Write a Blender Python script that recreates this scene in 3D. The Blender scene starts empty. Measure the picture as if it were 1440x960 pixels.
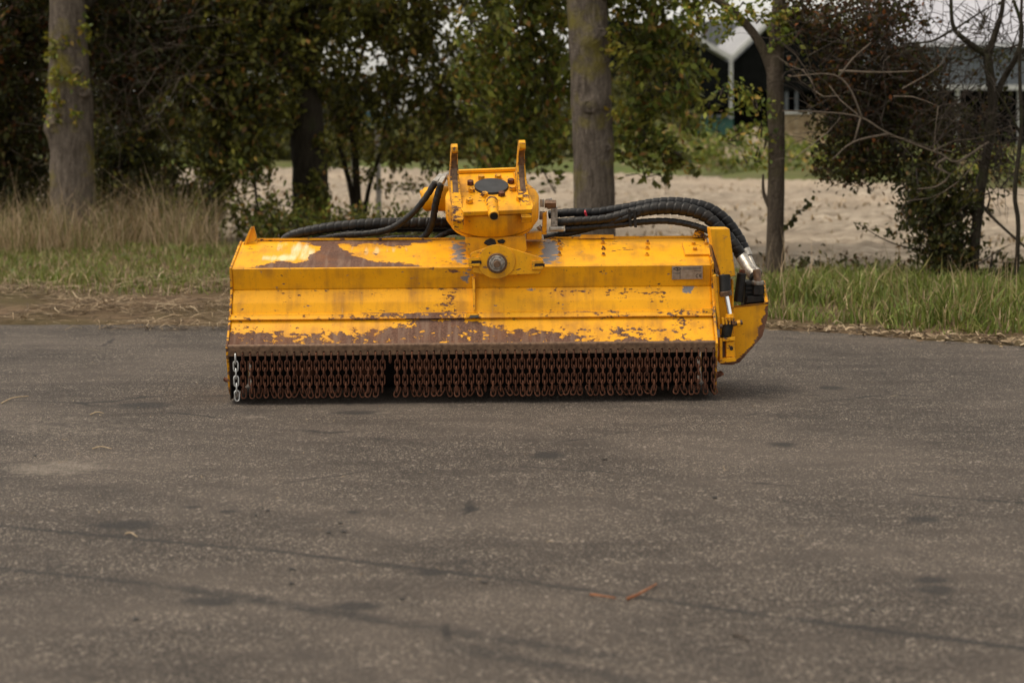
import bpy, bmesh, math, random
import numpy as np
from mathutils import Vector, Matrix, noise as mnoise

random.seed(7)
RNG = np.random.default_rng(11)
scene = bpy.context.scene
COL = scene.collection

# ------------------------------------------------------------------ camera
F_PX = 2587.0                      # focal length in pixels of a 1440 px wide frame
CAM_H = 1.138
PITCH = math.atan((480 - 175) / F_PX)
ROLL = math.radians(-0.5)
cam_data = bpy.data.cameras.new('camera')
cam_data.sensor_width = 36.0
cam_data.lens = F_PX / 1440 * 36.0
cam_data.clip_start = 0.1
cam_data.clip_end = 2000
cam_data.dof.use_dof = True
cam_data.dof.focus_distance = 7.62
cam_data.dof.aperture_fstop = 3.2
cam = bpy.data.objects.new('camera', cam_data)
COL.objects.link(cam)
CAM_M = Matrix.Translation((0, 0, CAM_H)) @ Matrix.Rotation(math.pi / 2 - PITCH, 4, 'X') @ Matrix.Rotation(ROLL, 4, 'Z')
cam.matrix_world = CAM_M
scene.camera = cam

# ------------------------------------------------------------------ sky, sun, exposure
SUN_EL = math.radians(70)
SUN_ROT = math.radians(-98)        # high on the left behind thin cloud
world = bpy.data.worlds.new('World')
scene.world = world
world.use_nodes = True
wn = world.node_tree
wn.nodes.clear()
sky = wn.nodes.new('ShaderNodeTexSky')
sky.sky_type = 'NISHITA'
sky.sun_disc = False
sky.sun_elevation = SUN_EL
sky.sun_rotation = SUN_ROT
sky.air_density = 1.0
sky.dust_density = 2.2
hs = wn.nodes.new('ShaderNodeHueSaturation')
hs.inputs['Saturation'].default_value = 0.12
bgn = wn.nodes.new('ShaderNodeBackground')
bgn.inputs['Strength'].default_value = 0.15
won = wn.nodes.new('ShaderNodeOutputWorld')
wn.links.new(sky.outputs[0], hs.inputs['Color'])
warm = wn.nodes.new('ShaderNodeMix')           # thin warm overcast
warm.data_type = 'RGBA'; warm.blend_type = 'MULTIPLY'
warm.inputs[0].default_value = 1.0
warm.inputs[7].default_value = (1.0, 0.955, 0.88, 1.0)
wn.links.new(hs.outputs[0], warm.inputs[6])
wn.links.new(warm.outputs[2], bgn.inputs['Color'])
wn.links.new(bgn.outputs[0], won.inputs['Surface'])

sun_data = bpy.data.lights.new('sun', 'SUN')
sun_data.energy = 1.15
sun_data.angle = math.radians(28)
sun_data.color = (1.0, 0.87, 0.68)
sun = bpy.data.objects.new('sun', sun_data)
COL.objects.link(sun)
sdir = Vector((math.sin(SUN_ROT) * math.cos(SUN_EL), math.cos(SUN_ROT) * math.cos(SUN_EL), math.sin(SUN_EL)))
sun.rotation_euler = sdir.to_track_quat('Z', 'Y').to_euler()
sun.location = (-6, -8, 20)

vs = scene.view_settings
vs.view_transform = 'Standard'
vs.look = 'None'
vs.exposure = 0.62
vs.gamma = 1.0
vs.use_curve_mapping = False
scene.render.engine = 'CYCLES'
scene.cycles.use_denoising = True
scene.cycles.max_bounces = 6
scene.cycles.diffuse_bounces = 3
scene.cycles.glossy_bounces = 3
scene.cycles.transmission_bounces = 3
scene.cycles.transparent_max_bounces = 4

# ------------------------------------------------------------------ pixel <-> place helpers (photo pixels, 1440 x 960)
CAM_R = CAM_M.to_3x3()
CAM_RI = CAM_R.inverted()
CAM_T = CAM_M.translation.copy()

def at(px, py, Y):
    d = CAM_R @ Vector(((px - 720) / F_PX, -(py - 480) / F_PX, -1.0))
    return CAM_T + d * (Y / d.y)

def on_ground(px, py, z=0.0):
    d = CAM_R @ Vector(((px - 720) / F_PX, -(py - 480) / F_PX, -1.0))
    return CAM_T + d * ((z - CAM_H) / d.z)

def proj(w):
    c = CAM_RI @ (w - CAM_T)
    return 720 + F_PX * c.x / -c.z, 480 - F_PX * c.y / -c.z

# ------------------------------------------------------------------ node helpers
def nd(nt, typ, ins=None, **props):
    n = nt.nodes.new(typ)
    for k, v in props.items():
        setattr(n, k, v)
    for k, v in (ins or {}).items():
        s = n.inputs[k]
        if isinstance(v, bpy.types.NodeSocket):
            nt.links.new(v, s)
        elif isinstance(v, bpy.types.Node):
            nt.links.new(v.outputs[0], s)
        else:
            if isinstance(v, tuple) and len(v) == 3 and s.type == 'RGBA':
                v = (*v, 1.0)
            s.default_value = v
    return n

def mth(nt, op, a, b=0.0, clamp=False):
    return nd(nt, 'ShaderNodeMath', {0: a, 1: b}, operation=op, use_clamp=clamp).outputs[0]

def rng_map(nt, v, a, b, c=0.0, d=1.0, smooth=False):
    return nd(nt, 'ShaderNodeMapRange', {'Value': v, 'From Min': a, 'From Max': b, 'To Min': c, 'To Max': d},
              interpolation_type='SMOOTHSTEP' if smooth else 'LINEAR').outputs[0]

def mixc(nt, f, a, b, blend='MIX'):
    n = nt.nodes.new('ShaderNodeMix')
    n.data_type = 'RGBA'
    n.blend_type = blend
    for s, v in ((n.inputs[0], f), (n.inputs[6], a), (n.inputs[7], b)):
        if isinstance(v, bpy.types.NodeSocket):
            nt.links.new(v, s)
        elif isinstance(v, tuple):
            s.default_value = (*v[:3], 1.0)
        else:
            s.default_value = v
    return n.outputs[2]

def noise_tex(nt, vec, scale, detail=4.0, rough=0.55, out=0):
    ins = {'Scale': scale, 'Detail': detail, 'Roughness': rough}
    if vec is not None:
        ins['Vector'] = vec
    return nd(nt, 'ShaderNodeTexNoise', ins).outputs[out]

def new_mat(name):
    m = bpy.data.materials.new(name)
    m.use_nodes = True
    nt = m.node_tree
    nt.nodes.clear()
    out = nt.nodes.new('ShaderNodeOutputMaterial')
    b = nt.nodes.new('ShaderNodeBsdfPrincipled')
    nt.links.new(b.outputs[0], out.inputs[0])
    tc = nt.nodes.new('ShaderNodeTexCoord')
    return m, nt, b, tc.outputs['Object'], out

def setp(nt, b, **kw):
    names = {'color': 'Base Color', 'rough': 'Roughness', 'metal': 'Metallic', 'spec': 'Specular IOR Level'}
    for k, v in kw.items():
        s = b.inputs[names[k]]
        if isinstance(v, bpy.types.NodeSocket):
            nt.links.new(v, s)
        else:
            s.default_value = (*v, 1.0) if isinstance(v, tuple) else v

def bump(nt, b, h, strength=0.3, dist=0.01):
    bn = nd(nt, 'ShaderNodeBump', {'Height': h, 'Strength': strength, 'Distance': dist})
    nt.links.new(bn.outputs[0], b.inputs['Normal'])

def simple_mat(name, c1, c2, scale=20.0, rough=0.7, metal=0.0, bump_s=0.2, bump_d=0.004, detail=5.0, lo=0.35, hi=0.65, spec=0.4):
    m, nt, b, co, _ = new_mat(name)
    n = noise_tex(nt, co, scale, detail)
    setp(nt, b, color=mixc(nt, rng_map(nt, n, lo, hi), c1, c2), rough=rough, metal=metal, spec=spec)
    if bump_s:
        bump(nt, b, n, bump_s, bump_d)
    return m

def paint_mat(name, bias=0.0, base=(0.84, 0.388, 0.006)):
    m, nt, b, co, _ = new_mat(name)
    wear = mth(nt, 'ADD', nd(nt, 'ShaderNodeAttribute', attribute_name='wear').outputs['Fac'], bias)
    grey = nd(nt, 'ShaderNodeAttribute', attribute_name='grey').outputs['Fac']
    pale = nd(nt, 'ShaderNodeAttribute', attribute_name='pale').outputs['Fac']
    mp = nd(nt, 'ShaderNodeMapping', {'Vector': co, 'Scale': (0.75, 1.0, 1.35)}).outputs[0]
    n1 = noise_tex(nt, mp, 34.0, 7.0, 0.62)
    n2 = noise_tex(nt, co, 9.0, 4.0)
    n3 = noise_tex(nt, co, 130.0, 4.0, 0.6)
    wm = rng_map(nt, mth(nt, 'ADD', n1, wear), 0.675, 0.69)
    gm = rng_map(nt, mth(nt, 'ADD', n1, grey), 0.66, 0.72)
    streak = noise_tex(nt, nd(nt, 'ShaderNodeMapping', {'Vector': co, 'Scale': (40.0, 6.0, 3.0)}).outputs[0], 1.0, 4.0)
    pm = rng_map(nt, mth(nt, 'ADD', streak, pale), 0.70, 0.98, 0.0, 0.9)
    yel = mixc(nt, rng_map(nt, n2, 0.3, 0.72), base, (base[0] * 0.86, base[1] * 0.83, base[2]))
    chips = noise_tex(nt, nd(nt, 'ShaderNodeMapping', {'Vector': co, 'Scale': (0.62, 1.0, 1.15)}).outputs[0], 62.0, 4.0, 0.62)
    spread = noise_tex(nt, co, 5.5, 3.0)
    ch = rng_map(nt, mth(nt, 'ADD', chips, mth(nt, 'ADD', mth(nt, 'MULTIPLY', spread, 0.75), mth(nt, 'MULTIPLY', wear, 0.8))), 1.06, 1.075)
    bev = nd(nt, 'ShaderNodeBevel', {'Radius': 0.006}, samples=3)
    geo = nt.nodes.new('ShaderNodeNewGeometry')
    dotn = nd(nt, 'ShaderNodeVectorMath', {0: bev.outputs[0], 1: geo.outputs['Normal']}, operation='DOT_PRODUCT').outputs['Value']
    edge = rng_map(nt, mth(nt, 'ADD', mth(nt, 'MULTIPLY', mth(nt, 'SUBTRACT', 1.0, dotn), 1.6), n1), 0.665, 0.73)
    wm = mth(nt, 'MAXIMUM', wm, mth(nt, 'MAXIMUM', ch, mth(nt, 'MULTIPLY', edge, 0.85)))
    dirt = rng_map(nt, mth(nt, 'ADD', mth(nt, 'MULTIPLY', n2, 0.6), mth(nt, 'MULTIPLY', streak, 0.4)), 0.49, 0.68, 0.0, 0.60)
    yel = mixc(nt, dirt, yel, (0.30, 0.13, 0.025))
    yel = mixc(nt, rng_map(nt, n3, 0.60, 0.72, 0.0, 0.5), yel, (0.32, 0.13, 0.02))
    yel = mixc(nt, pm, yel, (0.80, 0.66, 0.38))
    yel = mixc(nt, rng_map(nt, mth(nt, 'ADD', n1, wear), 0.60, 0.675, 0.0, 0.55), yel, (0.42, 0.17, 0.018))
    brown = mixc(nt, rng_map(nt, n3, 0.3, 0.7), (0.075, 0.036, 0.024), (0.17, 0.088, 0.058))
    brown = mixc(nt, rng_map(nt, n2, 0.52, 0.75, 0.0, 0.7), brown, (0.21, 0.085, 0.035))
    brown = mixc(nt, rng_map(nt, streak, 0.48, 0.68, 0.0, 0.6), brown, (0.23, 0.150, 0.105))
    brown = mixc(nt, rng_map(nt, spread, 0.55, 0.72, 0.0, 0.6), brown, (0.060, 0.030, 0.022))
    gcol = mixc(nt, n3, (0.13, 0.13, 0.14), (0.27, 0.26, 0.26))
    col = mixc(nt, gm, yel, gcol)
    col = mixc(nt, wm, col, brown)
    setp(nt, b, color=col, rough=rng_map(nt, wm, 0, 1, 0.48, 0.75), spec=0.22)
    h = mth(nt, 'SUBTRACT', mth(nt, 'MULTIPLY', n3, 0.25), wm)
    bump(nt, b, h, 0.6, 0.0022)
    return m

M = {}
M['paint'] = paint_mat('yellow_paint', -0.015)
M['paint_chipped'] = paint_mat('chipped_yellow_paint', 0.09)
M['paint_worn'] = paint_mat('worn_yellow_paint', 0.055)
M['brown_steel'] = simple_mat('brown_worn_steel', (0.085, 0.047, 0.027), (0.18, 0.105, 0.060), 60, 0.5, 0.3, 0.25, 0.002)
M['rust'] = simple_mat('chain_rust', (0.042, 0.015, 0.008), (0.165, 0.062, 0.030), 70, 0.8, 0.2, 0.3, 0.001)
M['galv'] = simple_mat('galvanised_steel', (0.48, 0.48, 0.47), (0.70, 0.70, 0.68), 90, 0.38, 0.85, 0.1, 0.001)
M['steel'] = simple_mat('dirty_steel', (0.16, 0.14, 0.12), (0.42, 0.39, 0.35), 70, 0.45, 0.7, 0.2, 0.001)
M['fitting'] = simple_mat('zinc_fitting', (0.28, 0.25, 0.21), (0.52, 0.49, 0.44), 60, 0.42, 0.6, 0.15, 0.001)
M['chrome'] = simple_mat('chrome_rod', (0.75, 0.75, 0.76), (0.82, 0.82, 0.83), 20, 0.12, 1.0, 0.0)
M['rubber'] = simple_mat('hose_rubber', (0.006, 0.006, 0.007), (0.018, 0.017, 0.017), 30, 0.48, 0.0, 0.2, 0.001, spec=0.3)
M['hose_dusty'] = simple_mat('dusty_hose_rubber', (0.007, 0.007, 0.007), (0.024, 0.020, 0.017), 25, 0.45, 0.0, 0.2, 0.001, spec=0.3)
M['black'] = simple_mat('black_cast', (0.005, 0.005, 0.005), (0.020, 0.018, 0.016), 40, 0.55, 0.2, 0.3, 0.002)
M['disc'] = simple_mat('black_cover', (0.018, 0.019, 0.021), (0.032, 0.033, 0.035), 25, 0.6, 0.0, 0.1, 0.001)
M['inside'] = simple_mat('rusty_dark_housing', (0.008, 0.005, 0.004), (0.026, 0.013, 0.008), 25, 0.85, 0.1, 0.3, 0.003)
M['plate'] = simple_mat('aluminium_data_plate', (0.30, 0.23, 0.17), (0.42, 0.34, 0.27), 60, 0.5, 0.3, 0.1, 0.001)
M['print'] = simple_mat('black_print', (0.03, 0.025, 0.02), (0.05, 0.04, 0.035), 30, 0.7, 0.0, 0.0)
M['red'] = simple_mat('red_tie_plastic', (0.55, 0.03, 0.05), (0.65, 0.05, 0.08), 30, 0.5, 0.0, 0.0)

# ------------------------------------------------------------------ object helpers
def link(o, parent=None):
    COL.objects.link(o)
    if parent is not None:
        o.parent = parent
    return o

def tag(o, label=None, cat=None, group=None, kind=None):
    if label: o['label'] = label
    if cat: o['category'] = cat
    if group: o['group'] = group
    if kind: o['kind'] = kind
    return o

def empty(name, loc):
    o = bpy.data.objects.new(name, None)
    o.location = loc
    o.empty_display_size = 0.2
    return link(o)

def mesh_obj(name, verts, faces, mat, parent=None, smooth=False):
    me = bpy.data.meshes.new(name)
    me.from_pydata([tuple(v) for v in verts], [], faces)
    me.materials.append(mat)
    if smooth:
        me.polygons.foreach_set('use_smooth', [True] * len(me.polygons))
    me.update()
    o = bpy.data.objects.new(name, me)
    return link(o, parent)

def bevel(o, w=0.003, seg=2):
    md = o.modifiers.new('bevel', 'BEVEL')
    md.width = w
    md.segments = seg
    md.limit_method = 'ANGLE'
    md.angle_limit = math.radians(35)
    return o

class MB:
    """collects closed shapes for ONE part"""
    def __init__(self):
        self.v, self.f = [], []
    def add(self, v, f):
        k = len(self.v)
        self.v += [Vector(p) for p in v]
        self.f += [tuple(i + k for i in q) for q in f]
        return self
    def prism(self, pts, ext):
        pts = [Vector(p) for p in pts]
        ext = Vector(ext)
        n = len(pts)
        nrm = Vector((0, 0, 0))
        for i in range(n):
            nrm += pts[i].cross(pts[(i + 1) % n])
        if nrm.dot(ext) > 0:
            pts = pts[::-1]
        v = pts + [p + ext for p in pts]
        f = [tuple(range(n)), tuple(range(2 * n - 1, n - 1, -1))]
        f += [((i + 1) % n, i, i + n, (i + 1) % n + n) for i in range(n)]
        return self.add(v, f)
    def box(self, lo, hi):
        x0, y0, z0 = lo
        x1, y1, z1 = hi
        return self.prism([(x0, y0, z0), (x1, y0, z0), (x1, y1, z0), (x0, y1, z0)], (0, 0, z1 - z0))
    def cyl(self, a, b, r0, r1=None, n=20, rot=0.0):
        a, b = Vector(a), Vector(b)
        r1 = r0 if r1 is None else r1
        t = (b - a).normalized()
        u = t.orthogonal().normalized()
        w = t.cross(u)
        v = []
        for c, r in ((a, r0), (b, r1)):
            for i in range(n):
                an = 2 * math.pi * i / n + rot
                v.append(c + (u * math.cos(an) + w * math.sin(an)) * r)
        f = [tuple(range(n - 1, -1, -1)), tuple(range(n, 2 * n))]
        f += [(i, (i + 1) % n, (i + 1) % n + n, i + n) for i in range(n)]
        return self.add(v, f)
    def build(self, name, mat, parent=None, bev=0.0, smooth=False, xf=None):
        vs_ = [xf @ p for p in self.v] if xf is not None else self.v
        o = mesh_obj(name, vs_, self.f, mat, parent)
        if smooth:
            me = o.data
            me.polygons.foreach_set('use_smooth', [True] * len(me.polygons))
            try:
                me.set_sharp_from_angle(angle=math.radians(40))
            except Exception:
                pass
        if bev:
            bevel(o, bev)
        return o

def catmull(pts, step):
    pts = [Vector(p) for p in pts]
    P_ = [pts[0] * 2 - pts[1]] + pts + [pts[-1] * 2 - pts[-2]]
    out, par = [], []
    for i in range(1, len(P_) - 2):
        p0, p1, p2, p3 = P_[i - 1:i + 3]
        n = max(2, int((p2 - p1).length / step))
        for k in range(n):
            t = k / n
            out.append(0.5 * ((2 * p1) + (p2 - p0) * t + (2 * p0 - 5 * p1 + 4 * p2 - p3) * t * t + (3 * p1 - p0 - 3 * p2 + p3) * t ** 3))
            par.append(i - 1 + t)
    out.append(pts[-1].copy())
    par.append(len(pts) - 1.0)
    return out, par

def sweep(pts, radii, step=0.02, n=12, rfun=None, closed=True):
    """tube along a smooth path; rfun(s, theta, p) scales the radius"""
    path, par = catmull(pts, step)
    if not hasattr(radii, '__len__'):
        radii = [radii] * len(pts)
    rad = np.interp(par, range(len(pts)), radii)
    t_prev = (path[1] - path[0]).normalized()
    u = t_prev.orthogonal().normalized()
    v, f = [], []
    s = 0.0
    m = len(path)
    for i, c in enumerate(path):
        t = (path[min(i + 1, m - 1)] - path[max(i - 1, 0)]).normalized()
        q = t_prev.rotation_difference(t)
        u = (q @ u)
        u = (u - t * u.dot(t)).normalized()
        w = t.cross(u)
        t_prev = t
        if i:
            s += (c - path[i - 1]).length
        for k in range(n):
            a = 2 * math.pi * k / n
            d = u * math.cos(a) + w * math.sin(a)
            r = rad[i] * (rfun(s, a, c + d * rad[i]) if rfun else 1.0)
            v.append(c + d * r)
    for i in range(m - 1):
        for k in range(n):
            k2 = (k + 1) % n
            f.append((i * n + k, i * n + k2, (i + 1) * n + k2, (i + 1) * n + k))
    if closed:
        f.append(tuple(range(n - 1, -1, -1)))
        f.append(tuple((m - 1) * n + k for k in range(n)))
    return v, f

def tube(name, pts, radii, mat, parent=None, step=0.02, n=12, rfun=None):
    v, f = sweep(pts, radii, step, n, rfun)
    return mesh_obj(name, v, f, mat, parent, smooth=True)

# ================================================================== THE SETTING
def edge_y(x):
    return np.interp(x, [-14.5, -3.1, 0, 1.45, 2.08, 2.6, 9.3], [11.12, 10.72, 10.42, 10.1, 9.64, 9.22, 5.7])

def field_near(x): return np.interp(x, [-30, -4, 0, 2, 8, 30], [21, 19.4, 17.5, 15.4, 15.0, 14.0])
def ground_z(x, y):
    x = np.asarray(x, float); y = np.asarray(y, float)
    e = edge_y(x)
    d = y - e
    z = np.clip(d / 1.2, 0, 1) * 0.035
    z = z + np.where(d > 0, 1, 0) * 0.02 * np.sin(x * 2.1 + y * 1.3) * np.clip(d, 0, 1)
    ditch = np.exp(-((y - 14.6 - 0.12 * x) / 0.8) ** 2) * np.clip((x - 0.2) / 0.8, 0, 1)
    z = z - 0.24 * ditch
    z = np.where(d < 0, -0.03, z)
    z = np.where(y > field_near(x) - 0.1, -0.35, z)
    return z

def grid_obj(name, xs, ys, zf, mat):
    X, Y = np.meshgrid(xs, ys)
    Z = zf(X, Y)
    v = np.stack([X.ravel(), Y.ravel(), Z.ravel()], 1)
    nx, ny = len(xs), len(ys)
    i = np.arange(ny - 1)[:, None] * nx + np.arange(nx - 1)[None, :]
    f = np.stack([i, i + 1, i + nx + 1, i + nx], -1).reshape(-1, 4)
    o = mesh_obj(name, v.tolist(), f.tolist(), mat, smooth=True)
    return tag(o, kind='structure')

def soil_mat(name, cols, scale, rough=0.95, bs=0.5, bd=0.03):
    m, nt, b, co, _ = new_mat(name)
    n1 = noise_tex(nt, co, scale, 6.0, 0.65)
    n2 = noise_tex(nt, co, scale * 0.12, 4.0)
    c = mixc(nt, rng_map(nt, n1, 0.35, 0.65), cols[0], cols[1])
    c = mixc(nt, rng_map(nt, n2, 0.4, 0.65), c, cols[2])
    setp(nt, b, color=c, rough=rough, spec=0.15)
    bump(nt, b, n1, bs, bd)
    return m

# ---- asphalt with aggregate, tyre marks, oil spots, a worn patch and cracks
def asphalt_mat():
    m, nt, b, co, _ = new_mat('asphalt')
    sx = nd(nt, 'ShaderNodeSeparateXYZ', {0: co})
    x, y = sx.outputs[0], sx.outputs[1]
    vor = nd(nt, 'ShaderNodeTexVoronoi', {'Vector': co, 'Scale': 270.0, 'Randomness': 1.0})
    cell = nd(nt, 'ShaderNodeSeparateColor', {0: vor.outputs['Color']}).outputs[0]
    vor2 = nd(nt, 'ShaderNodeTexVoronoi', {'Vector': co, 'Scale': 120.0})
    cell2 = nd(nt, 'ShaderNodeSeparateColor', {0: vor2.outputs['Color']}).outputs[1]
    fine = noise_tex(nt, co, 420.0, 2.0)
    big = noise_tex(nt, co, 0.9, 5.0, 0.6)
    st = nd(nt, 'ShaderNodeMapping', {'Vector': co, 'Scale': (0.7, 2.2, 1.0)}).outputs[0]
    mid = noise_tex(nt, st, 3.2, 5.0, 0.62)
    c = mixc(nt, rng_map(nt, cell, 0.0, 1.0), (0.020, 0.0155, 0.012), (0.122, 0.094, 0.071))
    c = mixc(nt, rng_map(nt, cell, 0.82, 0.92), c, (0.46, 0.375, 0.30))
    gap = rng_map(nt, vor.outputs['Distance'], 0.42, 0.72)
    c = mixc(nt, mth(nt, 'MULTIPLY', gap, 0.75), c, (0.035, 0.031, 0.028))
    c = mixc(nt, rng_map(nt, cell2, 0.965, 0.98, 0.0, 0.75), c, (0.42, 0.35, 0.29))
    c = mixc(nt, rng_map(nt, mid, 0.44, 0.64, 0.0, 0.60), c, (0.040, 0.031, 0.025))
    c = mixc(nt, rng_map(nt, big, 0.42, 0.62, 0.0, 0.32), c, (0.20, 0.160, 0.128))
    wob = mth(nt, 'SUBTRACT', noise_tex(nt, co, 5.0, 3.0), 0.5)
    wob2 = mth(nt, 'SUBTRACT', noise_tex(nt, co, 22.0, 4.0, 0.65), 0.5)
    patchy = noise_tex(nt, co, 2.3, 3.0)
    da = nd(nt, 'ShaderNodeAttribute', attribute_name='stain').outputs['Fac']
    k = rng_map(nt, mth(nt, 'ADD', da, mth(nt, 'MULTIPLY', wob2, 1.3)), 0.08, 0.75, 0.0, 0.85)
    c = mixc(nt, mth(nt, 'MULTIPLY', k, rng_map(nt, da, 0.02, 0.15)), c, (0.026, 0.023, 0.021))
    la = nd(nt, 'ShaderNodeAttribute', attribute_name='bare').outputs['Fac']
    k = rng_map(nt, mth(nt, 'ADD', la, mth(nt, 'MULTIPLY', wob2, 2.2)), 0.25, 0.95, 0.0, 0.75)
    c = mixc(nt, mth(nt, 'MULTIPLY', mth(nt, 'MULTIPLY', k, rng_map(nt, cell, 0.1, 0.7, 0.25, 1.0)), rng_map(nt, la, 0.02, 0.15)), c, (0.30, 0.25, 0.20))
    # soft dark scuffs swept by turning tyres
    arc = nd(nt, 'ShaderNodeVectorMath', {0: co, 1: (-3.5, 2.0, 0.0)}, operation='DISTANCE').outputs['Value']
    wv = noise_tex(nt, nd(nt, 'ShaderNodeCombineXYZ', {0: mth(nt, 'MULTIPLY', arc, 4.0), 1: mth(nt, 'MULTIPLY', wob, 1.2), 2: 0.0}).outputs[0], 1.3, 3.0)
    c = mixc(nt, rng_map(nt, wv, 0.50, 0.68, 0.0, 0.35), c, (0.034, 0.028, 0.024))
    crack = nd(nt, 'ShaderNodeTexVoronoi', {'Vector': mixc(nt, 0.12, co, noise_tex(nt, co, 3.0, 4.0, out=1)), 'Scale': 0.55}, feature='DISTANCE_TO_EDGE').outputs['Distance']
    ck = mth(nt, 'MULTIPLY', rng_map(nt, crack, 0.002, 0.006, 1.0, 0.0), rng_map(nt, patchy, 0.50, 0.60))
    c = mixc(nt, mth(nt, 'MULTIPLY', ck, 0.8), c, (0.018, 0.016, 0.015))
    setp(nt, b, color=c, rough=rng_map(nt, cell, 0, 1, 0.72, 0.92), spec=0.35)
    h = mth(nt, 'ADD', mth(nt, 'MULTIPLY', gap, -0.6), mth(nt, 'MULTIPLY', cell, 0.4))
    h = mth(nt, 'ADD', h, mth(nt, 'MULTIPLY', fine, 0.3))
    bump(nt, b, h, 0.8, 0.005)
    return m

xs = np.concatenate([np.linspace(-14, -2.75, 40)[:-1], np.linspace(-2.75, 2.75, 380), np.linspace(2.75, 9, 30)[1:]])
top = edge_y(xs) + np.array([0.09 * mnoise.noise(Vector((float(x) * 2.6, 3.1, 0))) + 0.05 * mnoise.noise(Vector((float(x) * 9, 1.1, 0))) for x in xs])
ts = np.concatenate([np.linspace(-6, 3.3, 6)[:-1], np.linspace(3.3, 6.2, 220)[:-1], np.linspace(6.2, 9.0, 120)])
AX, AY = np.meshgrid(xs, ts)
nd_r = len(ts)
# the last rows stretch out to the ragged edge of the yard
fr = np.linspace(0, 1, 9)[1:]
EX = np.repeat(xs[None, :], 8, 0)
lastrow = np.minimum(9.0, top - 0.02)
AY = np.minimum(AY, lastrow[None, :] - (nd_r - 1 - np.arange(nd_r))[:, None] * 1e-4)
EY = lastrow[None, :] + (top - lastrow)[None, :] * fr[:, None]
AX = np.vstack([AX, EX]); AY = np.vstack([AY, EY])
stain = np.zeros_like(AX); bare = np.zeros_like(AX)
def sm(t):
    t = np.clip(t, 0, 1)
    return t * t * (3 - 2 * t)
def tyre_mark(p, q, w, k):
    A, B = on_ground(*p), on_ground(*q)
    d = np.array([B.x - A.x, B.y - A.y]); Ln = np.hypot(*d); d /= Ln
    dx, dy = AX - A.x, AY - A.y
    ac = np.abs(-dx * d[1] + dy * d[0]); al = dx * d[0] + dy * d[1]
    m = sm(1.15 - ac / w) * sm((al + .1) / .2) * sm((Ln + .1 - al) / .2) * k
    np.maximum(stain, m, out=stain)
def spot(arr, px, py, rx, ry, k):
    g = on_ground(px, py)
    r = np.hypot((AX - g.x) / rx, (AY - g.y) / ry)
    np.maximum(arr, sm((1.5 - r) / 1.1) * k, out=arr)
for a in [((-30, 736), (350, 772), .022, .75), ((350, 770), (720, 815), .022, .8), ((720, 815), (1100, 868), .022, .7), ((1100, 868), (1470, 915), .028, .85),
          ((-30, 795), (240, 824), .03, .6), ((230, 822), (560, 876), .05, .65), ((540, 872), (900, 930), .05, .5), ((620, 905), (980, 975), .05, .5)]:
    tyre_mark(*a)
for a in [(320, 719, .030, .028), (300, 845, .09, .05), (500, 852, .07, .045), (605, 804, .045, .045), (175, 738, .10, .06),
          (270, 713, .026, .025), (497, 720, .022, .03), (660, 716, .035, .035), (1310, 815, .045, .036), (1316, 829, .048, .040),
          (1168, 545, .06, .06), (1300, 730, .05, .04), (770, 640, .06, .08), (1100, 625, .05, .05), (500, 580, .10, .05), (200, 570, .12, .10)]:
    spot(stain, *a, 0.80)
for a in [(76, 658, .17, .14, .9), (355, 586, .05, .03, .7), (545, 580, .06, .02, .8), (880, 540, .09, .03, .6), (90, 600, .35, .30, .42), (1060, 515, .05, .02, .8)]:
    spot(bare, *a)
nx_ = len(xs); ny_ = AX.shape[0]
ii = np.arange(ny_ - 1)[:, None] * nx_ + np.arange(nx_ - 1)[None, :]
av = np.stack([AX.ravel(), AY.ravel(), np.zeros(AX.size)], 1)
af = np.stack([ii, ii + 1, ii + nx_ + 1, ii + nx_], -1).reshape(-1, 4)
yard = tag(mesh_obj('asphalt_yard', av.tolist(), af.tolist(), asphalt_mat()), kind='structure')
for nm, arr in (('stain', stain), ('bare', bare)):
    yard.data.attributes.new(nm, 'FLOAT', 'POINT').data.foreach_set('value', arr.ravel().astype(np.float32))
# small dried oil drops
dv, df = [], []
for (px_, py_) in [(369, 715), (377, 718), (359, 725), (479, 736), (462, 749), (483, 748), (320, 786), (411, 801), (410, 821), (190, 871),
              (292, 883), (681, 819), (565, 843), (49, 641), (1098, 587), (1005, 700), (1227, 858), (850, 646)]:
    g = on_ground(px_, py_)
    k0 = len(dv)
    ra, rb = random.uniform(.005, .010), random.uniform(.007, .014)
    for k in range(11):
        a = 2 * math.pi * k / 11
        q = random.uniform(.7, 1.2)
        dv.append((g.x + ra * q * math.cos(a), g.y + rb * q * math.sin(a), 0.003))
    df.append(tuple(range(k0, k0 + 11)))
M['oil'] = simple_mat('dried_oil', (0.012, 0.011, 0.010), (0.026, 0.023, 0.020), 60, 0.6, 0.0, 0.2, 0.002)
od = mesh_obj('oil_drops', dv, df, M['oil'], yard)
tag(od, kind='stuff')

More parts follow.
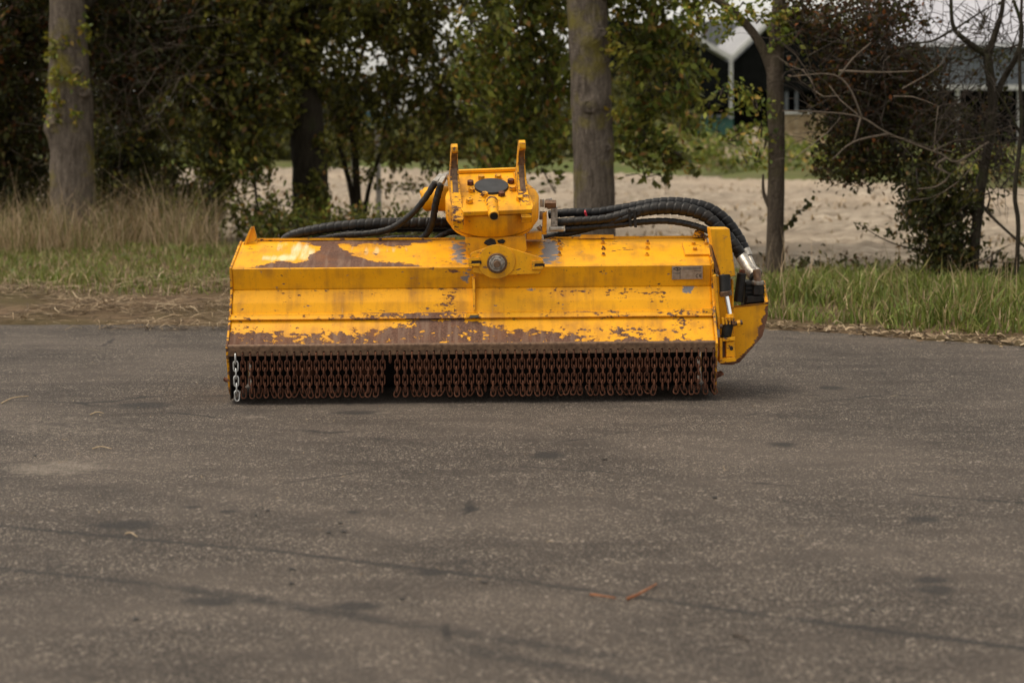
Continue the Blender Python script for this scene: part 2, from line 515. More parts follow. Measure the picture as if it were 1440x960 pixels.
M['soil'] = soil_mat('verge_soil', [(0.055, 0.036, 0.021), (0.15, 0.100, 0.060), (0.075, 0.058, 0.025)], 9)
def sand_mat():
    m, nt, b, co, _ = new_mat('sandy_field')
    st = nd(nt, 'ShaderNodeMapping', {'Vector': co, 'Scale': (0.45, 1.0, 1.0)}).outputs[0]
    n1 = noise_tex(nt, st, 5.5, 6.0, 0.7)
    n2 = noise_tex(nt, st, 0.8, 4.0, 0.6)
    n3 = noise_tex(nt, co, 0.16, 2.0)
    c = mixc(nt, rng_map(nt, n1, .36, .64), (0.185, 0.148, 0.110), (0.54, 0.455, 0.355))
    c = mixc(nt, rng_map(nt, n2, .42, .66, 0, .75), c, (0.28, 0.225, 0.17))
    c = mixc(nt, rng_map(nt, n3, .45, .6, 0, .5), c, (0.50, 0.40, 0.30))
    setp(nt, b, color=c, rough=.95, spec=.1)
    bump(nt, b, mth(nt, 'ADD', n1, mth(nt, 'MULTIPLY', n2, 1.5)), 1.0, .15)
    return m
M['sand'] = sand_mat()
M['meadow'] = soil_mat('meadow_ground', [(0.06, 0.085, 0.02), (0.12, 0.14, 0.035), (0.10, 0.09, 0.04)], 2)
grid_obj('ground', np.linspace(-900, 900, 7), np.linspace(-300, 1500, 7), lambda X, Y: X * 0 - 0.6, M['meadow'])
grid_obj('verge', np.linspace(-14, 9, 150), np.linspace(5.2, 19.5, 110), ground_z, M['soil'])

def field_far(x): return np.interp(x, [-40, -6, 4, 8, 40], [56, 52, 40, 32, 24])
fx = np.concatenate([np.linspace(-30, -9, 40)[:-1], np.linspace(-9, 14, 460), np.linspace(14, 26, 20)[1:]])
fv, ff = [], []
NR = 210
for j in range(NR):
    t = (j / (NR - 1)) ** 1.5
    for x in fx:
        y = field_near(x) * (1 - t) + field_far(x) * t
        y = float(y) - (0.35 if j == 0 else 0)
        z = -0.02 + 0.05 * mnoise.noise(Vector((x * 0.9, y * 0.7, 0))) + 0.07 * mnoise.noise(Vector((x * 0.25, y * 0.3, 4))) + 0.05 * mnoise.noise(Vector((x * 2.1, y * 1.3, 8))) + 0.055 * mnoise.noise(Vector((x * 6.3, y * 4.1, 3)))
        if j == 0: z = -0.35
        fv.append((x, y, z))
for j in range(NR - 1):
    for i in range(len(fx) - 1):
        k = j * len(fx) + i
        ff.append((k, k + 1, k + len(fx) + 1, k + len(fx)))
tag(mesh_obj('field', fv, ff, M['sand'], smooth=True), kind='structure')
grid_obj('meadow', np.linspace(-140, 120, 60), np.linspace(22, 220, 50),
         lambda X, Y: np.where(Y > field_far(X) - 1.0, 0.10 + 0.10 * np.sin(X * .4) * np.cos(Y * .2), -0.45), M['meadow'])

# ================================================================== THE FLAIL MOWER
D0 = 7.5
org = at(665, 558, D0)
ROOT = Vector((org.x, D0, 0.0))
mower = empty('flail_mower', ROOT)
tag(mower, 'worn yellow hydraulic flail mower head with hanging chain curtain standing on asphalt', 'mower')

def L(px, py, o):
    """mower-local point seen at photo pixel (px, py), o metres behind the front rail"""
    return at(px, py, D0 + o) - ROOT

XL = L(321, 490, 0).x
XR = L(1006, 482, 0).x

def px_of(v):
    return proj(v + ROOT)

# ---- wear maps: where the paint is gone, from the photograph
def poly_sd(x, y, poly):
    inside = False
    dmin = 1e9
    n = len(poly)
    for i in range(n):
        x1, y1 = poly[i]
        x2, y2 = poly[(i + 1) % n]
        if (y1 > y) != (y2 > y) and x < (x2 - x1) * (y - y1) / (y2 - y1) + x1:
            inside = not inside
        dx, dy = x2 - x1, y2 - y1
        t = max(0, min(1, ((x - x1) * dx + (y - y1) * dy) / (dx * dx + dy * dy + 1e-9)))
        dmin = min(dmin, math.hypot(x - x1 - t * dx, y - y1 - t * dy))
    return dmin if inside else -dmin

def blob(x, y, cx, cy, rx, ry):
    return math.exp(-(((x - cx) / rx) ** 2 + ((y - cy) / ry) ** 2))

ISL1 = [(320, 334), (400, 340), (432, 345), (448, 350), (436, 355), (430, 363), (415, 367), (396, 364), (372, 369), (350, 374), (320, 378)]
ISL2 = [(480, 345), (500, 348), (524, 345), (560, 350), (600, 345), (616, 339), (1010, 330), (1010, 380), (660, 378), (600, 373), (560, 367), (528, 365), (500, 358)]

def wear_deck(x, y):
    d = max(poly_sd(x, y, ISL1), poly_sd(x, y, ISL2))
    w = max(-0.15, min(0.45, -d * 0.06))
    if d > 6: w = 0.0
    if x > 660: w = -0.03
    w += 0.16 * blob(x, y, 632, 372, 30, 4) + 0.13 * blob(x, y, 790, 352, 8, 12)
    g = 0.34 * blob(x, y, 646, 355, 12, 18) + 0.42 * blob(x, y, 772, 354, 14, 18)
    p = 0.0
    if x < 460:
        p = max(0, 0.36 * blob(x, y, 425, 353, 34, 16) + 0.44 * blob(x, y, 392, 363, 30, 5))
    elif x < 640:
        p = 0.22 * blob(x, y, 525, 354, 40, 9)
    return w, g, p

def wear_fold(x, y):
    w = 0.16 * blob(x, y, 632, 380, 45, 5) + 0.16 * blob(x, y, 792, 380, 12, 3) + 0.12 * blob(x, y, 955, 371, 14, 3) - 0.04
    return w, 0.25 * blob(x, y, 655, 385, 8, 12), 0

def wear_skirt(x, y):
    w = 0.0 + 0.17 * blob(x, y, 630, 422, 12, 14) + 0.15 * blob(x, y, 612, 432, 22, 6) + 0.13 * blob(x, y, 655, 432, 8, 8)
    w += 0.10 * blob(x, y, 640, 405, 60, 3) + 0.10 * blob(x, y, 520, 412, 40, 8) + 0.08 * blob(x, y, 800, 410, 60, 8)
    w += 0.10 * blob(x, y, 910, 412, 40, 8) - 0.035
    w += 0.07 * math.exp(-((y - 438) / 4) ** 2) + 0.05 * math.exp(-((y - 408) / 5) ** 2)
    g = 0.5 * blob(x, y, 966, 403, 8, 9) + 0.22 * blob(x, y, 746, 407, 12, 4)
    return w, g, 0

def wear_hinge(x, y):
    w = 0.12 * blob(x, y, 500, 444, 70, 20) + 0.20 * blob(x, y, 605, 444, 55, 30) + 0.07 * blob(x, y, 850, 444, 190, 20) + 0.03
    return w, 0, 0

FL = ([300, 330, 440, 500, 540, 565, 590, 610, 640, 675, 690, 720, 780, 830, 860, 900, 930, 1010],
      [466, 466, 465, 463, 461, 452, 447, 446, 446, 449, 455, 461, 466, 472, 474, 472, 474, 476])

def wear_flap(x, y):
    line_y = float(np.interp(x, *FL))
    d = y - line_y
    if x < 700:
        w = max(-0.03, min(0.28, 0.11 + d * 0.022))
        if 700 > x > 560 and y < 462: w = max(w, 0.10)
        if x < 520 and 468 < y < 480: w = min(w, 0.235)
    else:
        w = max(0.0, min(0.30, 0.06 + d * 0.022))
        w += 0.13 * blob(x, y, 900, 466, 60, 7) + 0.10 * blob(x, y, 790, 465, 70, 9)
    w += 0.16 * blob(x, y, 958, 446, 6, 14)
    return w, 0, 0

def set_wear(o, fn):
    me = o.data
    n = len(me.vertices)
    W = np.zeros((3, n), np.float32)
    for i, v in enumerate(me.vertices):
        W[:, i] = fn(*px_of(v.co))
    for k, nm in enumerate(('wear', 'grey', 'pale')):
        a = me.attributes.new(nm, 'FLOAT', 'POINT')
        a.data.foreach_set('value', W[k])

def panel(name, prof, fn, nx=230, dens=0.005, x0=None, x1=None, th=0.006, mat='paint', sag=0.0016):
    """folded sheet running the width of the hood; prof = [(y, z), ...] from bottom to top"""
    x0 = XL if x0 is None else x0
    x1 = XR if x1 is None else x1
    pp = []
    for (a, b) in zip(prof[:-1], prof[1:]):
        n = max(1, int(math.hypot(b[0] - a[0], b[1] - a[1]) / dens))
        pp += [(a[0] + (b[0] - a[0]) * k / n, a[1] + (b[1] - a[1]) * k / n) for k in range(n)]
    pp.append(prof[-1])
    v, f = [], []
    for j, (y, z) in enumerate(pp):
        edge = min(j, len(pp) - 1 - j) / max(1, len(pp) - 1) * 2
        for i in range(nx + 1):
            x = x0 + (x1 - x0) * i / nx
            dz = sag * edge * mnoise.noise(Vector((x * 3.0, y * 6, z * 6)))
            v.append((x, y + dz * 1.5, z + dz))
    w = nx + 1
    for j in range(len(pp) - 1):
        for i in range(nx):
            k = j * w + i
            f.append((k, k + 1, k + w + 1, k + w))
    o = mesh_obj(name, v, f, M[mat], mower, smooth=True)
    try:
        o.data.set_sharp_from_angle(angle=math.radians(25))
    except Exception:
        pass
    md = o.modifiers.new('thickness', 'SOLIDIFY')
    md.thickness = th
    md.offset = -1.0
    if fn: set_wear(o, fn)
    return o

def yz(py, o, px=665):
    p = L(px, py, o)
    return (p.y, p.z)

lip_b, lip_t = yz(497.5, 0.0), yz(485.5, -0.004)
fl_b = (lip_t[0] + 0.006, lip_t[1] + 0.006)
fl_t = yz(447, 0.10)
hg_b, hg_t = yz(448.5, 0.090), yz(440, 0.100)
sk_b, sk_m, sk_t = yz(440.5, 0.112), yz(424, 0.132), yz(405, 0.168)
fd_t = yz(376, 0.152)
dk_b, dk_t = (fd_t[0] + 0.003, fd_t[1] + 0.005), yz(337, 0.47)

panel('deck_panel', [dk_b, dk_t], wear_deck, dens=0.008)
panel('front_fold', [sk_t, (fd_t[0], fd_t[1]), dk_b], wear_fold)
panel('upper_skirt', [sk_b, sk_m, sk_t], wear_skirt)
mb_mid = (L(665, 440, .1).x)
panel('hinge_strip', [hg_b, (hg_b[0] - .004, hg_b[1] + .006), (hg_t[0] - .002, hg_t[1] - .004), hg_t, (hg_t[0] + .016, hg_t[1] + .003)], wear_hinge, x1=mb_mid - .02, nx=120)
panel('hinge_strip', [hg_b, (hg_b[0] - .004, hg_b[1] + .006), (hg_t[0] - .002, hg_t[1] - .004), hg_t, (hg_t[0] + .016, hg_t[1] + .003)], wear_hinge, x0=mb_mid + .022, nx=120)
panel('flap_panel', [fl_b, fl_t], wear_flap)

# chain rail: the folded lip with a row of slots the chains hang from
CH_PITCH = (L(1003, 490, 0.01).x - L(331.5, 490, 0.01).x) / 65
N_CH = 66
CH_X0 = L(331.5, 490, 0.01).x
rv, rf = [], []
z_t, z_b = lip_t[1], lip_b[1]
slot_t, slot_b = z_t - (z_t - z_b) * 0.52, z_b + 0.004
rail = MB()
rail.box((XL, -0.004, slot_t), (XR, 0.003, z_t))
xe = XL
for i in range(N_CH):
    cx = CH_X0 + i * CH_PITCH
    rail.box((xe, -0.004, slot_b - 0.0015), (cx - 0.0042, 0.003, slot_t))
    xe = cx + 0.0042
rail.box((xe, -0.004, slot_b - 0.0015), (XR, 0.003, slot_t))
rail.box((XL, -0.004, z_b), (XR, 0.003, slot_b - 0.0015))
# rounded fold above
NB = 7
for k in range(NB):
    a0, a1 = math.pi / 2 * k / NB * 0.72, math.pi / 2 * (k + 1) / NB * 0.72
    R_ = 0.012
    pts = [(XL, -0.004 + R_ - R_ * math.cos(a), z_t + R_ * math.sin(a)) for a in (a0, a1)]
    q = [(XR, p[1], p[2]) for p in pts]
    rail.add([pts[0], q[0], q[1], pts[1]], [(0, 1, 2, 3)])
rail.build('chain_rail', M['brown_steel'], mower)

# chains
def link_mesh(name, mat):
    pts = []
    R_, half, wire = 0.0095, 0.0128, 0.0034
    for k in range(6):
        a = -math.pi / 2 + math.pi * k / 5
        pts.append((R_ * math.sin(a), half + R_ * math.cos(a)))
    for k in range(6):
        a = math.pi / 2 + math.pi * k / 5
        pts.append((R_ * math.sin(a), -half + R_ * math.cos(a)))
    n, m = len(pts), 6
    v, f = [], []
    for i in range(n):
        p = Vector((pts[i][0], 0, pts[i][1]))
        t = Vector((pts[(i + 1) % n][0] - pts[i - 1][0], 0, pts[(i + 1) % n][1] - pts[i - 1][1])).normalized()
        s = Vector((0, 1, 0)); u = t.cross(s)
        for k in range(m):
            a = 2 * math.pi * k / m
            v.append(p + (s * math.cos(a) + u * math.sin(a)) * wire)
    for i in range(n):
        for k in range(m):
            f.append((i * m + k, i * m + (k + 1) % m, ((i + 1) % n) * m + (k + 1) % m, ((i + 1) % n) * m + k))
    me = bpy.data.meshes.new(name)
    me.from_pydata([tuple(p) for p in v], [], f)
    me.polygons.foreach_set('use_smooth', [True] * len(me.polygons))
    me.materials.append(mat)
    return me, v, f

rust_link, LV, LF = link_mesh('chain_link', M['rust'])
galv_link, _, _ = link_mesh('galvanised_link', M['galv'])
PIT = 0.0308
TOPZ = L(665, 501.5, 0.0).z
for i in range(N_CH):
    x = CH_X0 + i * CH_PITCH
    galv = i == 0
    nl = 6
    if i == 21: nl = 1
    elif i in (20, 34): nl = 5
    elif i > 57: nl = 6 if random.random() > .15 else 5
    sway = random.gauss(0, 0.022) - (0.03 if 3 < i < 6 else 0)
    swy = random.uniform(-0.05, 0.10)
    mb = MB()
    tw = random.uniform(-0.5, 0.5) * 0.5
    faces_on = []
    for k in range(nl):
        hang = k * PIT - (0.010 if (k == 5 and not galv) else 0)
        c = Vector((x + sway * hang + random.uniform(-.0008, .0008), 0.0005 + swy * hang + (0.008 if k == 5 else 0), TOPZ - hang))
        rot = Matrix.Rotation(math.pi / 2 + random.uniform(-.25, .25) + tw * .3, 4, 'Z') if k % 2 == 0 else Matrix.Rotation(tw + random.uniform(-.25, .25), 4, 'Z')
        if k == 5 and not galv:
            rot = Matrix.Rotation(random.uniform(-.5, .5), 4, 'Y') @ rot @ Matrix.Rotation(random.uniform(-.7, -.1), 4, 'X')
        mtx = Matrix.Translation(c) @ rot
        if k % 2 == 0:
            mb.add([mtx @ p for p in LV], LF)
        else:
            faces_on.append(mtx)
    ch = mb.build('chain', M['galv'] if galv else M['rust'], mower)
    ch.data.polygons.foreach_set('use_smooth', [True] * len(ch.data.polygons))
    if galv: ch['label'] = 'bright galvanised chain at the left end of the rusty curtain'
    for mtx in faces_on:
        lo = bpy.data.objects.new('link', galv_link if galv else rust_link)
        link(lo, ch)
        lo.matrix_local = mtx

# housing behind the curtain
b = MB()
b.box((XL + .02, 0.56, 0.10), (XR - .02, 0.57, dk_t[1] - .01))
b.build('rear_panel', M['inside'], mower)
b = MB().cyl((XL + .04, 0.30, 0.20), (XR - .04, 0.30, 0.20), 0.062, n=20)
ro = b.build('rotor', M['inside'], mower, smooth=True)
for i in range(22):
    x = XL + .12 + i * (XR - XL - .24) / 21
    a = i * 2.2
    d = Vector((0, math.cos(a), math.sin(a)))
    w_ = Vector((1, 0, 0))
    base = Vector((x, .30, .20)) + d * .05
    MB().prism([base - w_ * .03, base + w_ * .03, base + d * .07 + w_ * .045, base + d * .08, base + d * .07 - w_ * .045], Vector((0, -math.sin(a), math.cos(a))) * .01).build('flail_blade', M['rust'], ro)
MB().cyl((XL + .03, 0.50, 0.075), (XR - .03, 0.50, 0.075), 0.075, n=24).build('ground_roller', M['inside'], mower, smooth=True)

# side plates
def side_profile(grow):
    g = grow
    return [(-0.002, lip_b[1] - .002), (-0.006 - g, lip_t[1]), (fl_t[0] - .012 - g, fl_t[1]), (sk_t[0] - .006 - g, sk_t[1] + .002),
            (fd_t[0] - .002 - g, fd_t[1] + .006 + g * .4), (dk_t[0], dk_t[1] + .004 + g), (0.57, dk_t[1] - .10), (0.58, 0.05), (0.50, 0.012), (0.10, 0.012), (0.03, 0.06), (0.02, 0.14)]
MB().prism([(XL - .010, y, z) for y, z in side_profile(.002)], (.010, 0, 0)).build('side_plate', M['paint_chipped'], mower, .002)
MB().prism([(XR, y, z) for y, z in side_profile(.010)], (.010, 0, 0)).build('side_plate', M['paint_chipped'], mower, .002)
MB().box((XR - .005, .012, .02), (XR - .001, .50, lip_b[1] - .002)).build('side_shade_sheet', M['inside'], mower)  # added dark sheet, paints shade over the plate's yellow inner face
MB().box((XL + .001, .012, .02), (XL + .005, .50, lip_b[1] - .002)).build('side_shade_sheet', M['inside'], mower)  # same added sheet of painted shade at the left end
# upturned corner lug at the left rear of the deck
lugp = [L(343, 345, .44), L(353, 319, .46), L(357, 318, .46), L(362, 338, .46), L(362, 345, .44)]
MB().prism(lugp, (0, .012, 0)).build('corner_lug', M['paint'], mower, .0015)
MB().prism([L(341, 346, .43), L(352, 320, .43), L(355, 319, .43), L(346, 346, .43)], (0, .03, 0)).build('corner_lug_rib', M['paint'], mower, .0015)
# rear rim of the deck, in pieces
MB().prism([L(360, 339, .47), L(470, 338, .47), L(470, 335, .47), L(360, 335.5, .47)], (0, .02, 0)).build('rear_rim', M['paint'], mower, .001)
MB().prism([L(470, 338, .472), L(640, 337, .472), L(640, 334.5, .472), L(470, 335, .472)], (0, .02, 0)).build('rear_rim', M['paint_worn'], mower, .001)
MB().prism([L(762, 337, .47), L(1000, 334.5, .47), L(1000, 331.5, .47), L(780, 333, .47)], (0, .02, 0)).build('rear_rim', M['paint'], mower, .001)
MB().prism([L(813, 336, .455), L(864, 335.5, .455), L(863, 330, .46), L(818, 330, .46)], (0, .02, 0)).build('hose_clamp_bar', M['paint_worn'], mower, .001)
MB().prism([L(974, 334, .455), L(992, 334, .455), L(989, 322, .46), L(978, 324, .46)], (0, .02, 0)).build('hose_clamp_bar', M['paint_worn'], mower, .001)
# stubs left and right under the hood ends
MB().cyl(L(316, 533, .12), L(338, 539, .08), .010, n=10).build('skid_pin', M['rust'], mower, smooth=True)
MB().prism([L(1003, 529, .05), L(1018, 525, .05), L(1018, 527, .05), L(1004, 534, .05)], (0, .10, 0)).build('skid_shoe', M['rust'], mower, .001)
MB().prism([L(318, 492, .02), L(331, 497, .02), L(331, 545, .02), L(324, 540, .02)], (0, .30, 0)).build('skid_shoe', M['inside'], mower, .001)

# seam rib in the middle of the skirt
MB().prism([L(664, 390, .145), L(668, 390, .145), L(668.5, 436, .105), L(665.5, 436, .105)], (0, .03, 0)).build('stiffener_rib', M['paint_worn'], mower, .001)
MB().prism([L(655, 448, .085), L(673, 448, .085), L(673, 441, .092), L(655, 441, .092)], (0, .02, 0)).build('hinge_block', M['paint_chipped'], mower, .001)
MB().prism([L(661, 446.6, .075), L(673, 446.2, .075), L(673, 443, .085), L(661, 443.2, .085)], (0, .012, 0)).build('hinge_slot', M['black'], mower)
# end stop on the hinge line at the right
MB().prism([L(988, 441, .092), L(1003, 441, .092), L(1003, 434, .096), L(988, 434, .096)], (0, .02, 0)).build('hinge_block', M['paint_worn'], mower, .001)

# deck normal and bolts on the deck
dn = Vector((0, -(dk_t[1] - dk_b[1]), dk_t[0] - dk_b[0])).normalized()
def deck_pt(px, py):
    t = (py - 376) / (337 - 376)
    t = (py - (376 - (px - 665) * .0087)) / -39.0
    o = dk_b[0] + (dk_t[0] - dk_b[0]) * t
    p = L(px, py, o)
    return p
for cx in (787, 848, 910):
    for cy in (344, 352, 361):
        p = deck_pt(cx + random.uniform(-1, 1), cy - .5)
        bo = MB().cyl(p - dn * .006, p + dn * .011, .0115, .0100, 6, random.random()).build('bolt', M['paint_worn'], mower, .001)
        MB().cyl(p + dn * .011, p + dn * .019, .006, .005, 8).build('stud', M['paint_chipped'], bo)
pp = [deck_pt(959, 345), deck_pt(999, 345), deck_pt(999, 361.5), deck_pt(963, 362)]
cp = MB().prism([q + dn * .001 for q in pp], dn * .013).build('cover_plate', M['paint'], mower, .0012)
for cx, cy in ((975, 348), (977, 356), (993, 348)):
    p = deck_pt(cx, cy)
    MB().cyl(p, p + dn * .026, .010, .009, 6, .3).build('bolt', M['paint_worn'], cp, .001)

# data plate
pc = [L(945, 374.5, .148), L(988, 373.5, .148), L(988, 392, .158), L(945, 393, .158)]
dp = MB().prism([q + Vector((0, -.002, 0)) for q in pc], (0, .003, 0)).build('data_plate', M['plate'], mower)
def plate_pt(u, v):
    a = pc[0].lerp(pc[1], u); c_ = pc[3].lerp(pc[2], u)
    return a.lerp(c_, v) + Vector((0, -.0032, 0))
def plate_quad(name, u0, v0, u1, v1):
    return MB().prism([plate_pt(u0, v0), plate_pt(u1, v0), plate_pt(u1, v1), plate_pt(u0, v1)], (0, .0012, 0)).build(name, M['print'], dp)
for k, (u0, v, u1) in enumerate(((.36, .10, .95), (.36, .22, .95), (.73, .36, .95), (.03, .52, .26))):
    plate_quad('printed_line', u0, v, u1, v + .025)
plate_quad('printed_line', .255, .30, .268, .95)
emb = MB()
def dia(uc, vc, ru, rv, ru2, rv2):
    o_ = [plate_pt(uc - ru, vc), plate_pt(uc, vc - rv), plate_pt(uc + ru, vc), plate_pt(uc, vc + rv)]
    i_ = [plate_pt(uc - ru2, vc), plate_pt(uc, vc - rv2), plate_pt(uc + ru2, vc), plate_pt(uc, vc + rv2)]
    emb.add([*o_, *i_], [(k, (k + 1) % 4, (k + 1) % 4 + 4, k + 4) for k in range(4)])
dia(.17, .20, .14, .16, .10, .11)
emb.add([plate_pt(.13, .12), plate_pt(.19, .12), plate_pt(.19, .28), plate_pt(.16, .28), plate_pt(.16, .16), plate_pt(.13, .16)], [(0, 1, 2, 3, 4, 5)])
emb.build('emblem', M['print'], dp)
def letter(poly_u):
    m_ = MB()
    n = len(poly_u)
    m_.add([plate_pt(u, v) for u, v in poly_u], [(k, k + 1, n - 2 - k, n - 1 - k) for k in range(n // 2 - 1)])
    return m_.build('lettering', M['print'], dp)
def arc_letter(uc, bar):
    o_, i_ = [], []
    for k in range(9):
        a = math.radians(60 + 240 * k / 8)
        o_.append((uc + .060 * math.cos(a), .76 - .14 * math.sin(a)))
        i_.append((uc + .042 * math.cos(a), .76 - .095 * math.sin(a)))
    letter(o_ + i_[::-1])
    if bar:
        letter([(uc - .045, .74), (uc + .02, .74), (uc + .02, .78), (uc - .045, .78)])
arc_letter(.83, False)
arc_letter(.945, True)

# ---- pivot plate, pin and yoke block under the turning ring
def px_prism(name, pts, o, depth, mat, parent=None, bev=.002):
    return MB().prism([L(x, y, o) for x, y in pts], (0, depth, 0)).build(name, M[mat], parent or mower, bev)
blk = px_prism('yoke_block', [(654, 334), (739, 332), (741, 350), (733, 372), (668, 372), (655, 352)], .212, .24, 'paint')
px_prism('dark_bit', [(683, 338), (690, 335), (696, 337), (698, 343), (693, 347), (685, 345), (680, 342)], .204, .012, 'black', blk, .003)  # small irregular black bit on the block front
px_prism('dark_bit', [(699, 338), (707, 336), (711, 339), (708, 343), (701, 342)], .204, .012, 'black', blk, .003)  # second, smaller black bit beside it
pvp = px_prism('pivot_plate', [(661, 358), (664, 355), (688, 347), (697, 345), (708, 346), (757, 361), (764, 366), (765, 374), (759, 385), (714, 387), (704, 390), (692, 389), (665, 383)], .098, .022, 'paint', None, .002)
bx_ = [L(698 + 27 * math.cos(a), 368 + 24 * math.sin(a), .092) for a in np.linspace(0, 2 * math.pi, 29)[:-1]]
MB().prism(bx_, (0, .008, 0)).build('boss_ring', M['paint'], pvp, .002)
c0 = L(699, 370, .094)
yv = Vector((0, 1, 0))
MB().cyl(c0, c0 - yv * .012, .043, .040, 26).build('washer', M['brown_steel'], pvp, .001, True)
MB().cyl(c0 - yv * .012, c0 - yv * .026, .034, .032, 24).build('washer', M['steel'], pvp, .001, True)
MB().cyl(c0 - yv * .026, c0 - yv * .046, .026, .024, 6, .2).build('pin_nut', M['steel'], pvp, .002)
MB().cyl(c0 - yv * .046, c0 - yv * .066, .015, .013, 14).build('pin_end', M['brown_steel'], pvp, .001, True)
for (x, y) in ((668, 368), (757, 372)):
    s = 1
    cl = MB()
    for (a, b_, c_, d_) in ((-9, -5, 7, -1), (-9, 3, 7, 7), (-9, -1, -5, 3)):
        cl.prism([L(x + a, y + b_, .085), L(x + c_, y + b_ - .8, .085), L(x + c_, y + d_ - .8, .085), L(x + a, y + d_, .085)], (0, .015, 0))
    cl.build('lock_clip', M['paint_chipped'], pvp, .0008)
    px_prism('clip_gap_shade', [(x - 8, y - .6), (x + 9, y - 1.4), (x + 9, y + 3.2), (x - 8, y + 3.4)], .089, .008, 'black', pvp, .0005)  # solid black block, paints the darkness of the gap in the clip

# ---- turret: turning ring and hitch plate, tilted towards the viewer
TC = L(692, 291, .36)
TM = Matrix.Translation(TC) @ Matrix.Rotation(math.radians(5), 4, 'Z') @ Matrix.Rotation(math.radians(-1.5), 4, 'Y') @ Matrix.Rotation(math.radians(23), 4, 'X')
TM3 = TM
ring = MB()
NS = 56
prof = [(0.0, -.078), (.160, -.078), (.180, -.073), (.183, -.058), (.166, -.055), (.166, -.047), (.196, -.046), (.199, -.040), (.199, .045), (.194, .052), (.184, .055), (0.0, .055)]
rv, rf = [], []
for i in range(NS):
    a = 2 * math.pi * i / NS
    for r, z in prof:
        rv.append((r * math.cos(a), r * math.sin(a), z))
for i in range(NS):
    for k in range(len(prof) - 1):
        i2 = (i + 1) % NS
        rf.append((i * len(prof) + k, i2 * len(prof) + k, i2 * len(prof) + k + 1, i * len(prof) + k + 1))
ring.add(rv, rf)
rg = ring.build('turning_ring', M['paint'], mower, xf=TM, smooth=True)
neck = MB().cyl((0, 0.0, -.12), (0, 0, -.058), .12, .125, 40).build('ring_neck', M['paint_worn'], mower, .002, True, TM)

hp = MB().prism([(-.135, -.20, .058), (.150, -.20, .058), (.160, -.16, .058), (.150, .19, .058), (.125, .20, .058), (-.125, .20, .058), (-.150, .19, .058), (-.150, -.15, .058)], (0, 0, .020))
hpo = hp.build('hitch_plate', M['paint'], mower, .003, xf=TM)
MB().prism([(-.130, .176, .080), (.130, .176, .080), (.130, .176, .094), (-.130, .176, .094)], (0, .016, 0)).build('back_stop', M['paint'], hpo, .002, xf=TM)
MB().cyl((0, .03, .076), (0, .03, .088), .074, .072, 40).build('cover_disc', M['disc'], hpo, .001, True, TM)
for k in range(8):
    a = 2 * math.pi * (k + .5) / 8
    p = Vector((.094 * math.cos(a), .03 + .094 * math.sin(a), .078))
    bo = MB().cyl(p, p + Vector((0, 0, .018)), .0155, .0150, 6, random.random()).build('bolt', M['paint_worn' if k % 3 else 'rust'], hpo, .001, False, TM)
for (x, y) in ((-.105, -.115), (.108, -.110)):
    p = Vector((x, y, .078))
    MB().cyl(p, p + Vector((0, 0, .020)), .016, .015, 6, .4).build('bolt', M['paint_chipped'], hpo, .001, False, TM)
ps = MB()
n = 22
pv, pf = [], []
for (rr, yy) in ((.030, -.10), (.021, -.236), (.0170, -.236), (.0170, -.18)):
    for k in range(n):
        a = 2 * math.pi * k / n
        pv.append((-.012 + rr * math.cos(a), yy, .070 + rr * math.sin(a)))
for j in range(3):
    pf += [(j * n + k, j * n + (k + 1) % n, (j + 1) * n + (k + 1) % n, (j + 1) * n + k) for k in range(n)]
pf.append(tuple(3 * n + k for k in range(n)))
ps.add(pv, pf)
pso = ps.build('pipe_stub', M['paint_worn'], hpo, smooth=True, xf=TM)
MB().cyl((-.012, -.200, .070), (-.012, -.2362, .070), .0166, .0166, 18).build('pipe_bore', M['black'], hpo, xf=TM)
arm = [(-.205, .020), (-.212, .048), (-.160, .080), (-.110, .090), (-.060, .104), (-.012, .138), (.014, .180), (.018, .215), (.006, .246), (-.026, .262),
       (-.036, .278), (-.028, .296), (-.004, .300), (.030, .282), (.054, .245), (.062, .205), (.066, .160), (.090, .110), (.150, .090), (.170, .058), (-.18, .058)]
for cx, th, dz in ((-.158, .040, 1.0), (.126, .040, 1.03)):
    pts = [(cx - th / 2, y, z if z < .1 else .1 + (z - .1) * dz) for y, z in arm]
    am = MB().prism(pts, (th, 0, 0))
    for q in am.v:
        q.x = cx + (q.x - cx) * (1.12 - .45 * max(0, min(1, (q.z - .07) / .16)))
    ao = am.build('hook_arm', M['paint_chipped'], mower, .002, xf=TM)
    wp = []
    for (y0, z0), (y1, z1) in zip(arm[4:9], arm[5:10]):
        z0 = .1 + (z0 - .1) * dz; z1 = .1 + (z1 - .1) * dz
        wp += [(cx - th * .30, y0 - .0014, z0 + .0006), (cx + th * .30, y0 - .0014, z0 + .0006), (cx + th * .28, y1 - .0014, z1 + .0006), (cx - th * .28, y1 - .0014, z1 + .0006)]
    m_ = MB()
    for k in range(0, len(wp), 4):
        m_.add(wp[k:k + 4], [(0, 1, 2, 3)])
    m_.build('worn_saddle', M['brown_steel'], ao, xf=TM)
    s = cx - th / 2 - .001 if cx > 0 else cx + th / 2
MB().prism([(-.178, -.207, .0), (-.138, -.207, .0), (-.138, -.207, .05), (-.178, -.207, .05)], (0, .05, 0)).build('arm_foot', M['paint'], mower, .002, xf=TM)
MB().prism([(.106, -.207, .02), (.146, -.207, .02), (.146, -.207, .055), (.106, -.207, .055)], (0, .05, 0)).build('arm_foot', M['paint_worn'], mower, .002, xf=TM)

